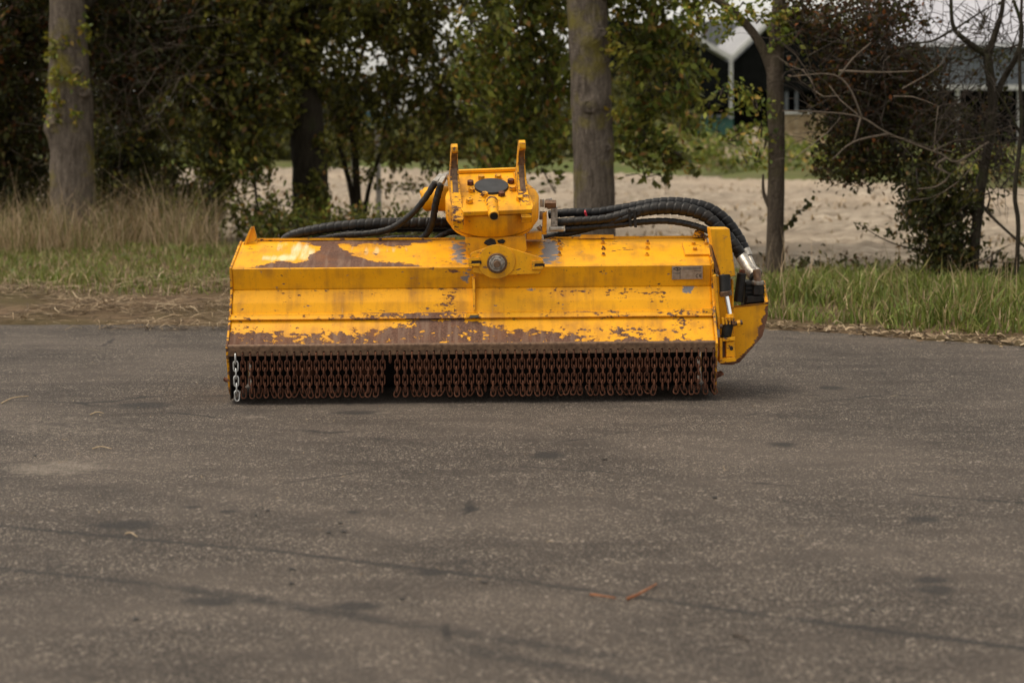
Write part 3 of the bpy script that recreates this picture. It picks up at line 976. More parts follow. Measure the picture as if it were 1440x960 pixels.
# swing motor at the left rear of the ring, with its hose fittings
mo = MB().cyl(L(598, 280, .55), L(640, 279, .50), .052, .056, 26).build('swing_motor', M['paint'], mower, .004, True)
MB().cyl(L(592, 272, .55), L(601, 270, .54), .014, .014, 8).build('motor_bolt', M['paint_worn'], mo, .001)
def fit(a, b_, r, parent, name='hose_fitting', mat='fitting', n=6):
    return MB().cyl(a, b_, r, r, n).build(name, M[mat], parent, .001)
fit(L(611, 258, .44), L(620, 248, .50), .016, mo)
fit(L(619, 260, .42), L(626, 247, .48), .015, mo)
fit(L(622, 250, .50), L(632, 246, .52), .015, mo, mat='steel', n=14)

# ---- hoses
def hose(pts, r, pitch=.033, depth=.26, mat='rubber', wrap=True, name='hose', step=.003):
    P_ = [L(*p) for p in pts]
    def rf_(s, a, p):
        ph = (s / pitch + a / (2 * math.pi)) % 1.0
        return 1.03 - .10 * ph - depth * max(0.0, 1 - min(ph, 1 - ph) / .08)
    return tube(name, P_, r, M[mat], mower, step if wrap else .02, 14, rf_ if wrap else None)

hose([(398, 342, .50), (402, 335, .50), (420, 328, .50), (465, 320, .51), (520, 315, .52), (580, 314, .55), (640, 314, .58), (692, 318, .60)], [.017, .019, .0225, .024, .025, .026, .026, .026], mat='hose_dusty')
hose([(470, 334, .55), (520, 325, .56), (580, 320, .60), (640, 322, .62)], .020, mat='rubber')
hose([(440, 337, .50), (480, 331, .49), (520, 328, .47), (550, 321, .46), (578, 302, .45), (597, 280, .44), (612, 257, .44)], [.015, .015, .015, .015, .014, .014, .015], mat='hose_dusty')
hose([(592, 336, .49), (602, 326, .48), (609, 308, .45), (613, 285, .43), (620, 259, .42)], .0155, mat='rubber')
hose([(610, 338, .52), (625, 329, .52), (640, 326, .54), (660, 330, .55)], .014, mat='hose_dusty')
hose([(530, 338, .50), (560, 334, .50), (600, 336, .52)], .012, mat='hose_dusty')
# right bundle
hose([(772, 302, .52), (800, 299, .50), (840, 298, .50), (880, 292, .50), (925, 285, .50), (960, 285, .50), (995, 292, .49), (1020, 309, .48), (1038, 333, .47), (1048, 352, .46)], [.019, .019, .019, .020, .022, .023, .024, .025, .025, .023])
hose([(780, 313, .47), (810, 311, .46), (850, 308, .45), (885, 300, .45), (925, 293, .45), (960, 294, .45), (990, 303, .44), (1015, 324, .43), (1034, 346, .42), (1043, 362, .42)], [.018, .019, .020, .024, .029, .030, .029, .027, .026, .025], mat='hose_dusty')
hose([(795, 322, .47), (830, 319, .46), (870, 316, .45), (905, 312, .45), (940, 311, .45), (975, 317, .44), (1002, 328, .42), (1015, 345, .42)], .0145)
hose([(765, 334, .50), (800, 328, .49), (840, 318, .47), (875, 308, .44), (900, 300, .44)], .015)
for x, y, o in ((886, 305, .435), (893, 306, .43)):
    MB().prism([L(x - 3, y - 11, o - .02), L(x + 1, y - 11, o - .02), L(x + 3, y + 14, o - .02), L(x - 1, y + 14, o - .02)], (0, .008, 0)).build('cable_tie', M['black'], mower, .002)
MB().cyl(L(825, 305, .480), L(823, 299, .476), .004, .005, 8).cyl(L(823, 299, .476), L(822.5, 296, .482), .005, .003, 8).build('red_tie', M['red'], mower, smooth=True)

# fitting cluster right of the ring
fc = px_prism('hose_manifold', [(775, 291), (784, 291), (784, 318), (775, 318)], .44, .05, 'steel')
fit(L(766, 287, .42), L(782, 287, .42), .018, fc, mat='brown_steel', n=6)
fit(L(774, 294, .46), L(772, 279, .46), .014, fc)
fit(L(762, 291, .45), L(762, 280, .45), .010, fc)
fit(L(762, 309, .43), L(763, 297, .43), .014, fc, mat='steel')
fit(L(773, 322, .44), L(792, 322, .45), .012, fc, mat='fitting', n=12)
fit(L(757, 318, .42), L(762, 324, .42), .012, fc)
px_prism('manifold_bracket', [(763, 300), (769, 297), (769, 330), (762, 330)], .40, .015, 'paint_worn')
px_prism('mount_step', [(740, 328), (762, 326), (762, 337), (740, 337)], .34, .12, 'paint')

# ---- right end: box bracket, ram, guard and motor
br = px_prism('ram_bracket', [(999, 321.5), (1026, 321.5), (1034.5, 388), (1015, 391), (1011, 375), (1002, 345)], .10, .14, 'paint', None, .004)
px_prism('bracket_web', [(1000, 345), (1004, 346), (1012, 376), (1013, 384), (1007, 386)], .13, .10, 'brown_steel')
MB().cyl(L(1019, 386, .11), L(1020, 414, .10), .024, .024, 20).build('ram_barrel', M['black'], mower, .003, True)
MB().cyl(L(1020, 409, .10), L(1021, 416, .10), .027, .026, 20).build('ram_gland', M['brown_steel'], mower, .002, True)
MB().cyl(L(1020.5, 412, .10), L(1027, 446, .09), .0105, .0105, 18).build('ram_rod', M['chrome'], mower, 0, True)
kn = MB().cyl(L(1026, 441, .09), L(1027.5, 452, .09), .017, .021, 8).build('ram_knuckle', M['paint_worn'], mower, .003)
for k in range(4):
    x = 1015 + k * 4.6
    px_prism('castle_tooth', [(x, 447 - .4 * k), (x + 3.0, 446.6 - .4 * k), (x + 4.2, 456 - .2 * k), (x + 1.2, 457 - .2 * k)], .065, .02, 'paint_worn', kn, .001)
MB().cyl(L(1012, 459, .09), L(1044, 453, .09), .010, .010, 12).build('ram_pin', M['brown_steel'], mower, .001, True)
fit(L(1036, 455, .09), L(1041, 454, .09), .015, mower, 'pin_nut', 'paint_worn')
MB().cyl(L(1024, 454, .09), L(1021, 473, .09), .024, .021, 18).build('rubber_boot', M['black'], mower, .003, True)
MB().cyl(L(1021, 473, .09), L(1020.5, 475.5, .09), .026, .020, 18).build('boot_collar', M['black'], mower, .002, True)
sb = px_prism('socket_bracket', [(1012, 476), (1016, 476), (1016, 504), (1012, 504)], .06, .06, 'paint')
px_prism('socket_top', [(1016.2, 475.5), (1034, 474), (1034, 479), (1016.2, 480)], .06, .06, 'paint_worn', sb)
px_prism('socket_back', [(1016.2, 480), (1021, 480), (1021, 503), (1016.2, 503)], .10, .02, 'brown_steel', sb, 0)
px_prism('socket_side', [(1021, 480), (1033, 479.5), (1034.5, 502), (1021, 502.5)], .072, .04, 'paint_worn', sb)
px_prism('socket_foot', [(1012, 504.5), (1034, 502.6), (1036, 508), (1012, 511)], .055, .08, 'paint_chipped', sb)
hole = L(1028.5, 490, .0712)
MB().cyl(hole, hole - yv * .0008, .0075, .0075, 16).build('pin_hole', M['black'], sb)

# inner vertical strips between hood and guard
px_prism('end_strip', [(1003, 388), (1007, 386), (1014, 462), (1010, 463)], .085, .03, 'paint')
px_prism('end_panel', [(1007, 388), (1029, 392), (1031, 475), (1013, 475)], .15, .012, 'paint')
px_prism('end_strip', [(1029, 392), (1031.5, 394), (1032, 432), (1029, 434)], .14, .012, 'paint')

# guard: a dished front plate with a dense mesh so its rusty edge can be shaped
GP = [(1014, 512.5), (1014, 474), (1031, 470), (1031, 430), (1056, 428.5), (1080.5, 424.5), (1079.5, 446), (1072, 473), (1040, 509.5), (1030, 513)]
gb = bmesh.new()
gvs = [gb.verts.new(L(x, y, .16)) for x, y in GP]
gb.faces.new(gvs)
bmesh.ops.triangulate(gb, faces=gb.faces[:])
for _ in range(7):
    long_e = [e for e in gb.edges if e.calc_length() > .006]
    if not long_e: break
    bmesh.ops.subdivide_edges(gb, edges=long_e, cuts=1)
    bmesh.ops.triangulate(gb, faces=gb.faces[:])
bmesh.ops.recalc_face_normals(gb, faces=gb.faces[:])
if sum(f.normal.y for f in gb.faces) > 0:
    bmesh.ops.reverse_faces(gb, faces=gb.faces[:])
gme = bpy.data.meshes.new('motor_guard')
gb.to_mesh(gme); gb.free()
gme.materials.append(M['paint'])
go = bpy.data.objects.new('motor_guard', gme)
link(go, mower)
def wear_guard(x, y):
    d = 1e9
    edge = [(1081, 424), (1079.5, 446), (1072, 473), (1040, 509.5), (1030, 513), (1014, 512.5)]
    for (x1, y1), (x2, y2) in zip(edge[:-1], edge[1:]):
        dx, dy = x2 - x1, y2 - y1
        t = max(0, min(1, ((x - x1) * dx + (y - y1) * dy) / (dx * dx + dy * dy)))
        d = min(d, math.hypot(x - x1 - t * dx, y - y1 - t * dy))
    lim = 3.0 + 5.5 * blob(x, y, 1074, 468, 18, 26) + 2 * blob(x, y, 1045, 508, 25, 10)
    w = max(-.03, min(.36, .16 + (lim - d) * .045))
    return w, 0, 0
set_wear(go, wear_guard)
md = go.modifiers.new('thickness', 'SOLIDIFY'); md.thickness = .008; md.offset = -1
def back(q, d): return q + Vector((0, d, 0))
gw = MB()
oe = [(1080.5, 424.5), (1079.5, 446), (1072, 473), (1040, 509.5), (1030, 513), (1014, 512.5)]
for (a, b_) in zip(oe[:-1], oe[1:]):
    A, B = L(*a, .166), L(*b_, .166)
    inw = (L(1035, 460, .166) - (A + B) / 2); inw.y = 0; inw.normalize()
    gw.add([A, B, B + inw * .006, A + inw * .006] + [back(q, .24) for q in (A, B, B + inw * .006, A + inw * .006)],
           [(0, 1, 5, 4), (3, 2, 6, 7), (4, 5, 6, 7), (0, 3, 7, 4), (1, 2, 6, 5)])
gw.build('guard_side', M['paint_chipped'], go)
MB().prism([L(1073, 395, .40), L(1076, 394, .40), L(1081, 424, .17), L(1077, 426, .17)], (-.006, 0, 0)).build('guard_stay', M['paint'], go, .001)
# hydraulic motor
mt = px_prism('drive_motor', [(1048, 396), (1074, 395), (1076, 430), (1046, 432)], .27, .10, 'black')
for k in range(5):
    px_prism('cooling_fin', [(1049, 398 + k * 6), (1075, 397 + k * 6), (1075.5, 400 + k * 6), (1049, 401 + k * 6)], .255, .013, 'black', mt, .001)
px_prism('motor_flange', [(1051, 417), (1076, 416), (1077, 424), (1050, 426)], .235, .05, 'steel' if False else 'black', mt, .002)
MB().cyl(L(1043, 384, .25), L(1038, 424, .25), .019, .020, 18).build('motor_tube', M['black'], mt, .002, True)
MB().cyl(L(1044, 379, .25), L(1043, 385, .25), .012, .014, 12).build('tube_cap', M['rust'], mt, .001, True)
fit(L(1066, 398, .25), L(1065, 414, .25), .024, mt, mat='black')
fit(L(1066, 395, .25), L(1066, 400, .25), .026, mt, mat='steel', n=18)
MB().cyl(L(1064, 380, .27), L(1066, 397, .25), .017, .015, 14).build('elbow_pipe', M['brown_steel'], mt, .001, True)
MB().cyl(L(1061, 383, .35), L(1062, 402, .30), .016, .016, 14).build('elbow_pipe', M['black'], mt, .001, True)
# crimped hose ends
MB().cyl(L(1043, 361, .42), L(1057, 384, .34), .026, .023, 20).build('hose_ferrule', M['fitting'], mower, .003, True)
MB().cyl(L(1056, 382, .345), L(1061, 388, .32), .026, .026, 16).build('hose_nut', M['steel'], mower, .002, True)
MB().cyl(L(1048, 351, .46), L(1053, 361, .44), .0215, .019, 20).build('hose_ferrule', M['fitting'], mower, .002, True)
MB().cyl(L(1053, 361, .44), L(1062, 381, .37), .0135, .0125, 16).build('hose_stem', M['fitting'], mower, .001, True)
MB().cyl(L(1060, 378, .37), L(1067, 384, .33), .019, .019, 8).build('hose_nut', M['steel'], mower, .002, True)
#ENV
# ================================================================== FAR BUILDINGS
M['cladding'] = simple_mat('dark_cladding', (0.005, 0.0055, 0.005), (0.010, 0.0105, 0.010), 3, 0.9, 0.0, 0.1, 0.01, spec=0.05)
M['pale_roof'] = simple_mat('pale_roof_sheet', (0.36, 0.36, 0.40), (0.46, 0.46, 0.50), 1.5, 0.6, 0.0, 0.1, 0.02)
M['mid_roof'] = simple_mat('grey_roof_sheet', (0.24, 0.24, 0.25), (0.34, 0.34, 0.35), 1.5, 0.7, 0.0, 0.1, 0.02)
M['grey_wall'] = simple_mat('blue_grey_sheet', (0.10, 0.115, 0.13), (0.14, 0.155, 0.17), 1.5, 0.7, 0.0, 0.1, 0.02)
M['white_trim'] = simple_mat('white_trim', (0.40, 0.40, 0.39), (0.54, 0.54, 0.52), 2, 0.6, 0.0, 0.1, 0.01)
M['teal'] = simple_mat('teal_sheet', (0.020, 0.075, 0.062), (0.032, 0.105, 0.085), 2, 0.6, 0.0, 0.1, 0.01)
M['timber'] = simple_mat('sawn_timber', (0.24, 0.17, 0.095), (0.40, 0.30, 0.18), 6, 0.85, 0.0, 0.2, 0.01)
M['blue'] = simple_mat('blue_sheet', (0.05, 0.17, 0.25), (0.09, 0.26, 0.36), 3, 0.6, 0.0, 0.2, 0.02)
M['concrete'] = simple_mat('concrete_post', (0.17, 0.165, 0.155), (0.28, 0.27, 0.25), 25, 0.9, 0.0, 0.3, 0.004)

def far_part(name, pts, Y, depth, mat, root, parent=None):
    P_ = [at(x, y, Y) - root.location for x, y in pts]
    return MB().prism(P_, (0, depth, 0)).build(name, M[mat], parent or root)

YB = 95
bl = at(1100, 205, YB); bl.z = 0
barn = empty('barn', bl)
tag(barn, 'black clad barn with white edged twin gables meeting in a valley', 'barn')
w1 = far_part('gable_wall', [(820, 150), (820, 20), (940, 38), (1028, 90), (1028, 128), (1028, 150)], YB, .3, 'cladding', barn)
w2 = far_part('gable_wall', [(1028.5, 128), (1028.5, 90), (1104, 17), (1340, 128)], YB, .3, 'cladding', barn)
far_part('back_wall', [(800, 215), (800, 120), (1350, 120), (1350, 215)], YB + 18, .3, 'cladding', barn)
for pts in ([(940, 33), (1029, 86), (1029, 78), (940, 27)], [(1029, 86), (1103, 14), (1103, 7), (1029, 78)], [(1103, 14), (1345, 130), (1345, 123), (1103, 7)]):
    far_part('verge_board', pts, YB - .25, .55, 'white_trim', barn)
# roof sheets running back from each verge
for a, b_ in (((940, 27), (1029, 78)), ((1029, 78), (1103, 7)), ((1103, 7), (1345, 123))):
    A, B = at(*a, YB + .4) - bl, at(*b_, YB + .4) - bl
    up = Vector((0, 0, .12))
    MB().prism([A - up, B - up, B - up + Vector((0, 18, 0)), A - up + Vector((0, 18, 0))], up * .9).build('roof_sheet', M['mid_roof'], barn)
far_part('downpipe', [(1026, 84), (1030.5, 84), (1030.5, 168), (1026, 168)], YB - .3, .15, 'white_trim', barn)
for x in (905, 945, 985, 1105, 1119, 1160, 1210, 1260):
    far_part('post', [(x, 128), (x + 3, 128), (x + 3, 212), (x, 212)], YB + .05, .2, 'grey_wall' if x in (1105, 1119) else 'cladding', barn)
far_part('rear_roof', [(985, 92), (1075, 92), (1075, 30), (985, 30)], YB + 24, .3, 'mid_roof', barn)
for k in range(9):
    far_part('roof_rib', [(988 + k * 10, 92), (990 + k * 10, 92), (990 + k * 10, 30), (988 + k * 10, 30)], YB + 23.8, .15, 'grey_wall', barn)

YL = 78
hl = at(1420, 205, YL); hl.z = 0
hall = empty('farm_hall', hl)
tag(hall, 'long farm hall with pale sheet roof above a blue grey band behind bare branches', 'hall')
def hp_(x, y, Y): return at(x, y, Y) - hl
MB().prism([hp_(1215, 62, YL), hp_(1760, 66, YL), hp_(1760, -6, YL + 13), hp_(1215, -10, YL + 13)], (0, 0, .15)).build('roof', M['pale_roof'], hall)
for k in range(14):
    x = 1232 + k * 36
    MB().prism([hp_(x, 62, YL) + Vector((0, 0, .16)), hp_(x + 1.6, 62, YL) + Vector((0, 0, .16)), hp_(x + 1.6, 3, YL + 13) + Vector((0, 0, .16)), hp_(x, 3, YL + 13) + Vector((0, 0, .16))], (0, 0, .06)).build('roof_seam', M['pale_roof'], hall)
far_part('wall', [(1215, 64), (1760, 68), (1760, 122), (1215, 118)], YL + .5, .3, 'grey_wall', hall)
far_part('gutter', [(1215, 118.5), (1760, 122.5), (1760, 129), (1215, 125)], YL - .2, .5, 'white_trim', hall)
far_part('back_wall', [(1215, 125), (1760, 129), (1760, 212), (1215, 212)], YL + 9, .3, 'cladding', hall)
for x in (1250, 1330, 1345, 1420, 1432, 1520):
    far_part('post', [(x, 126), (x + 4, 126), (x + 4, 212), (x, 212)], YL, .2, 'white_trim' if x in (1345, 1432) else 'cladding', hall)

fl_ = at(965, 195, 66); fl_.z = 0.1
fen = empty('sheet_fence', fl_)
tag(fen, 'low dark teal sheet fence in front of the black barn', 'fence')
far_part('rail', [(880, 163.5), (1032, 162), (1032, 165), (880, 166.5)], 65.9, .12, 'grey_wall', fen)
for k in range(7):
    x = 880 + k * 21.7
    far_part('panel', [(x, 167), (x + 21, 166.8), (x + 21, 196), (x, 196)], 66, .08, 'teal', fen)

tl = at(1130, 205, 62); tl.z = 0.1
stk = empty('timber_stack', tl)
tag(stk, 'stack of pale sawn planks beside the slim forked trunk in the distance', 'timber')
for k in range(9):
    x0 = 1100 + random.uniform(-3, 3); x1 = 1164 + random.uniform(-8, 6)
    far_part('plank', [(x0, 161 + k * 4.6), (x1, 160.5 + k * 4.6), (x1, 164.2 + k * 4.6), (x0, 164.8 + k * 4.6)], 62 + random.uniform(-.05, .05), .9, 'timber', stk)
far_part('top_sheet', [(1098, 157), (1140, 156.2), (1140, 159.6), (1098, 160.6)], 61.9, 1.1, 'white_trim', stk)

# sand heap: a low cone of noise-shaped rings
hp0 = at(1062, 205, 55)
hv, hf = [], []
for j in range(12):
    r = 1.25 * (1 - j / 11.0)
    for k in range(28):
        a = 2 * math.pi * k / 28
        q = 1 + .22 * mnoise.noise(Vector((math.cos(a) * 2, math.sin(a) * 2, j * .3)))
        hv.append((r * q * math.cos(a), r * q * math.sin(a) * .8, .95 * (j / 11.0) ** .85 + .04 * mnoise.noise(Vector((a * 2, j * .7, 3)))))
for j in range(11):
    for k in range(28):
        hf.append((j * 28 + k, j * 28 + (k + 1) % 28, (j + 1) * 28 + (k + 1) % 28, (j + 1) * 28 + k))
hp_o = mesh_obj('sand_heap', hv, hf, M['sand'], smooth=True)
hp_o.location = (hp0.x, 55, 0.05)
tag(hp_o, 'small pale heap of sand beyond the field left of the slim trunk', 'sand heap')

sl = at(505, 190, 60); sl.z = 0.1
shed = empty('low_shed', sl)
tag(shed, 'low shed with bright blue cover glimpsed between stems beyond the field', 'shed')
far_part('wall', [(462, 178), (548, 177), (548, 205), (462, 205)], 60, 2.5, 'timber', shed)
cv = [(458, 179), (464, 168), (480, 160), (500, 157), (520, 157), (538, 160), (548, 168), (552, 178)]
far_part('cover', cv, 59.8, 3.0, 'blue', shed)

def post(px, py0, py1, wpx, Y, label, lean=0):
    b0 = at(px, py0, Y)
    h = at(px, py1, Y).z - b0.z + .3
    w = wpx * Y / F_PX / 2
    o = MB().prism([(-w, -w, -.3), (w, -w, -.3), (w, w, -.3), (-w, w, -.3)], (lean, 0, h)).prism([(lean - w * .8, -w * .8, h - .3), (lean + w * .8, -w * .8, h - .3), (lean + w * .8, w * .8, h - .3), (lean - w * .8, w * .8, h - .3)], (0, 0, .03)).build('fence_post', M['concrete'], None, .004)
    o.location = b0
    return tag(o, label, 'post')
post(533, 306, 176, 7, 22, 'thin grey concrete post right of the dark forked stems')
post(499, 303, 186, 6, 22.5, 'thin grey post close behind the dark forked stems')

# ================================================================== VEGETATION
def bark_mat(name, c1, c2, moss, moss_amt):
    m, nt, b, co, _ = new_mat(name)
    st = nd(nt, 'ShaderNodeMapping', {'Vector': co, 'Scale': (1, 1, 0.20)}).outputs[0]
    n1 = noise_tex(nt, st, 30.0, 6.0, 0.65)
    vo = nd(nt, 'ShaderNodeTexVoronoi', {'Vector': mixc(nt, .1, st, noise_tex(nt, co, 9.0, 3.0, out=1)), 'Scale': 46.0}, feature='DISTANCE_TO_EDGE').outputs['Distance']
    n2 = noise_tex(nt, co, 3.0, 4.0)
    c = mixc(nt, rng_map(nt, n1, .3, .7), c1, c2)
    c = mixc(nt, rng_map(nt, vo, 0.0, 0.12, .40, 0.0), c, tuple(q * .5 for q in c1))
    c = mixc(nt, rng_map(nt, n2, .53, .66, 0, moss_amt), c, moss)
    setp(nt, b, color=c, rough=.95, spec=.15)
    bump(nt, b, mth(nt, 'ADD', n1, mth(nt, 'MULTIPLY', rng_map(nt, vo, 0, .2), .5)), .6, .018)
    return m
M['bark'] = bark_mat('grey_bark', (0.066, 0.052, 0.041), (0.215, 0.175, 0.140), (0.19, 0.16, 0.03), .8)
M['bark_dark'] = bark_mat('dark_bark', (0.022, 0.018, 0.013), (0.055, 0.045, 0.032), (0.035, 0.045, 0.012), .6)
M['bark_brown'] = bark_mat('brown_bark', (0.065, 0.050, 0.037), (0.125, 0.098, 0.072), (0.07, 0.07, 0.02), .4)
M['twig'] = simple_mat('twig_bark', (0.024, 0.017, 0.012), (0.058, 0.042, 0.030), 20, .9, 0, .2, .003)
M['twig_pale'] = simple_mat('pale_twig_bark', (0.075, 0.057, 0.040), (0.15, 0.115, 0.085), 20, .9, 0, .2, .003)

def attr_mat(name, trans=0.35, rough=.55):
    m, nt, b, co, out = new_mat(name)
    a = nd(nt, 'ShaderNodeAttribute', attribute_name='col').outputs['Color']
    setp(nt, b, color=a, rough=rough, spec=.3)
    t = nd(nt, 'ShaderNodeBsdfTranslucent', {'Color': mixc(nt, .3, a, (0.17, 0.15, 0.02))})
    mx = nd(nt, 'ShaderNodeMixShader', {0: trans, 1: b.outputs[0], 2: t.outputs[0]})
    nt.links.new(mx.outputs[0], out.inputs[0])
    return m
M['leaf'] = attr_mat('leaf', .34)
M['blade'] = attr_mat('grass_blade', .25)
M['straw'] = attr_mat('straw', .05, .7)

PAL = {
    'dark': np.array([(.015, .018, .005), (.026, .030, .007), (.040, .044, .010), (.068, .061, .013), (.095, .050, .014)]),
    'olive': np.array([(.025, .028, .006), (.048, .050, .009), (.079, .080, .014), (.118, .110, .020), (.130, .066, .018)]),
    'green': np.array([(.026, .038, .007), (.048, .066, .010), (.080, .097, .015), (.130, .138, .024), (.165, .105, .020)]),
    'bright': np.array([(.12, .125, .014), (.18, .17, .018), (.24, .21, .022), (.25, .17, .020)]),
    'brown': np.array([(.048, .020, .010), (.075, .032, .016), (.040, .026, .012), (.028, .026, .009), (.20, .065, .018)]),
    'grass': np.array([(.065, .090, .016), (.095, .125, .022), (.130, .155, .032), (.19, .165, .060), (.25, .19, .10)]),
    'dry': np.array([(.33, .24, .15), (.42, .31, .20), (.26, .18, .105), (.16, .14, .05), (.48, .37, .24)]),
    'litter': np.array([(.20, .14, .08), (.30, .22, .135), (.12, .078, .044), (.075, .05, .03), (.40, .31, .20)]),
}

GAIN = {'dark': 1.3, 'olive': 2.0, 'green': 2.35, 'brown': 1.05, 'grass': 1.42, 'dry': 1.2, 'litter': 1.0}

def raw_mesh(name, V, loops, starts, totals, fcol, mat, parent=None):
    me = bpy.data.meshes.new(name)
    me.vertices.add(len(V)); me.vertices.foreach_set('co', np.ascontiguousarray(V, np.float32).ravel())
    me.loops.add(len(loops)); me.loops.foreach_set('vertex_index', np.ascontiguousarray(loops, np.int32))
    me.polygons.add(len(starts))
    me.polygons.foreach_set('loop_start', np.ascontiguousarray(starts, np.int32))
    me.polygons.foreach_set('loop_total', np.ascontiguousarray(totals, np.int32))
    me.update(calc_edges=True)
    if fcol is not None:
        a = me.attributes.new('col', 'FLOAT_COLOR', 'FACE')
        c4 = np.ones((len(starts), 4), np.float32); c4[:, :3] = fcol
        a.data.foreach_set('color', c4.ravel())
    me.materials.append(mat)
    return link(bpy.data.objects.new(name, me), parent)

def unit(a): return a / (np.linalg.norm(a, axis=1, keepdims=True) + 1e-9)

def pick(pal, n, bias=None):
    p = PAL[pal]
    w = np.array([.22, .30, .25, .15, .08][:len(p)]); w = w / w.sum()
    c = p[RNG.choice(len(p), n, p=w)]
    return c * RNG.uniform(.75, 1.3, (n, 1)) * GAIN.get(pal, 1.0)

def leaf_obj(name, C, size, cols, parent, aspect=.56, mat='leaf', droop=.55, dirs=None):
    n = len(C)
    d = unit(RNG.normal(size=(n, 3)) + np.array([0, 0, -droop]))
    if dirs is not None:
        d = unit(d * .75 + dirs)
    nr = unit(RNG.normal(size=(n, 3)) + np.array([0, -.25, .6]))
    s = unit(np.cross(d, nr)); nr = np.cross(s, d)
    Ln = (size * RNG.uniform(.65, 1.25, n))[:, None]; W = Ln * aspect * .5
    bend = Ln * RNG.uniform(.02, .16, (n, 1))
    V = np.stack([C - d * Ln * .5, C + s * W - d * Ln * .08 + nr * bend, C + d * Ln * .5 - nr * bend * .6, C - s * W - d * Ln * .08 + nr * bend], 1).reshape(-1, 3)
    loops = np.arange(4 * n)
    return raw_mesh(name, V, loops, np.arange(n) * 4, np.full(n, 4), cols, M[mat], parent)

def ell_points(px, py, Y, rx, ry, rz, dens, size, clump, aspect=.56, gap=0.0):
    """leaf centres in sub-clumps through an ellipsoid, plus the sub-clump centres"""
    c = np.array(at(px, py, Y)); R_ = np.array([rx * Y / F_PX, rz, ry * Y / F_PX])
    n = int(1.45 * dens * math.pi * R_[0] * R_[2] / (size * size * aspect * .5) * 1.7)
    m = max(6, int(n / 26))
    q = unit(RNG.normal(size=(m, 3))) * (RNG.uniform(0, 1, (m, 1)) ** .42)
    sub = c + q * R_
    own = RNG.integers(0, m, n)
    axis = unit(RNG.normal(size=(m, 3)) * np.array([1, .8, .6]) + np.array([0, 0, -.55]))
    ln = RNG.uniform(.8, 2.6, (m, 1))
    off = axis[own] * RNG.uniform(-1, 1, (n, 1)) * clump * ln[own] + RNG.normal(size=(n, 3)) * clump * .42
    global LAST_AXIS
    LAST_AXIS = axis[own]
    return sub[own] + off, own, sub, c

def crown(root, ells, pal, size=.058, clump=.09, aspect=.56, name='crown', twig_mat='twig', twigs=True, pal2=None, mix2=0.0):
    base = np.array(root.location)
    Cs, Ks, tw, Ax = [], [], [], []
    for e in ells:
        px, py, Y, rx, ry, rz, dens = e
        P_, own, sub, c = ell_points(px, py, Y, rx, ry, rz, dens, size, clump, aspect)
        Ax.append(LAST_AXIS)
        col = pick(pal, len(P_))
        if pal2:
            k = RNG.uniform(size=len(P_)) < mix2
            col[k] = pick(pal2, int(k.sum()))
        shade = RNG.uniform(.7, 1.25, (len(sub), 1))[own]
        Cs.append(P_); Ks.append(col * shade)
        if twigs:
            k = RNG.choice(len(sub), max(3, int(len(sub) * .5)), replace=False)
            cc = c + RNG.normal(size=(len(k), 3)) * np.array([rx * Y / F_PX, rz, ry * Y / F_PX]) * .3
            tw.append(np.stack([cc, sub[k]], 1))
    C_ = np.concatenate(Cs) - base
    o = leaf_obj(name, C_, size, np.concatenate(Ks), root, aspect, dirs=np.concatenate(Ax))
    if name == 'trunk_sprouts': tag(o, kind='stuff')
    if twigs:
        T = np.concatenate(tw) - base
        n = len(T)
        mid = T.mean(1) + RNG.normal(size=(n, 3)) * .06
        pts = np.stack([T[:, 0], mid, T[:, 1]], 1)
        rads = np.array([.008, .005, .0025])
        V = []
        for k in range(3):
            a = 2 * math.pi * k / 3
            offs = np.array([math.cos(a), math.sin(a) * .6, math.sin(a) * .8])
            V.append(pts + offs[None, None, :] * rads[None, :, None])
        V = np.stack(V, 2).reshape(-1, 3)          # n x 3 levels x 3 sides
        b0 = np.arange(n)[:, None] * 9
        fs = []
        for lv in range(2):
            for k in range(3):
                k2 = (k + 1) % 3
                fs.append(np.concatenate([b0 + lv * 3 + k, b0 + lv * 3 + k2, b0 + lv * 3 + 3 + k2, b0 + lv * 3 + 3 + k], 1))
        F_ = np.concatenate(fs)
        to = raw_mesh('twigs', V, F_.ravel(), np.arange(len(F_)) * 4, np.full(len(F_), 4), None, M[twig_mat], root)
        tag(to, kind='stuff')
    return o

def wood(name, root, pts, radii, mat, n=14, step=.06, rough=.06, burls=()):
    """tapered trunk or limb through photo-pixel points (px, py, Y)"""
    P_ = [at(*p) - root.location for p in pts]
    P_w = [at(*p) for p in pts]
    if name == 'trunk':
        P_[0] = Vector((P_[0].x, P_[0].y, -.15))
    def rf_(s, a, p):
        q = p + root.location
        r = 1 + rough * mnoise.noise(q * 5.0) + rough * .6 * mnoise.noise(Vector((q.x * 16, q.y * 16, q.z * 5)))
        if name == 'trunk' and s < .5: r += .35 * (1 - s / .5) ** 2
        for bp, br, ba in burls:
            r += ba * math.exp(-((q - bp).length / br) ** 2)
        return r
    return tube(name, P_, radii, M[mat], root, step, n, rf_)

def tree_root(name, px, py, Y, label, cat, group=None):
    p = at(px, py, Y); p.z = 0.0
    return tag(empty(name, p), label, cat, group)

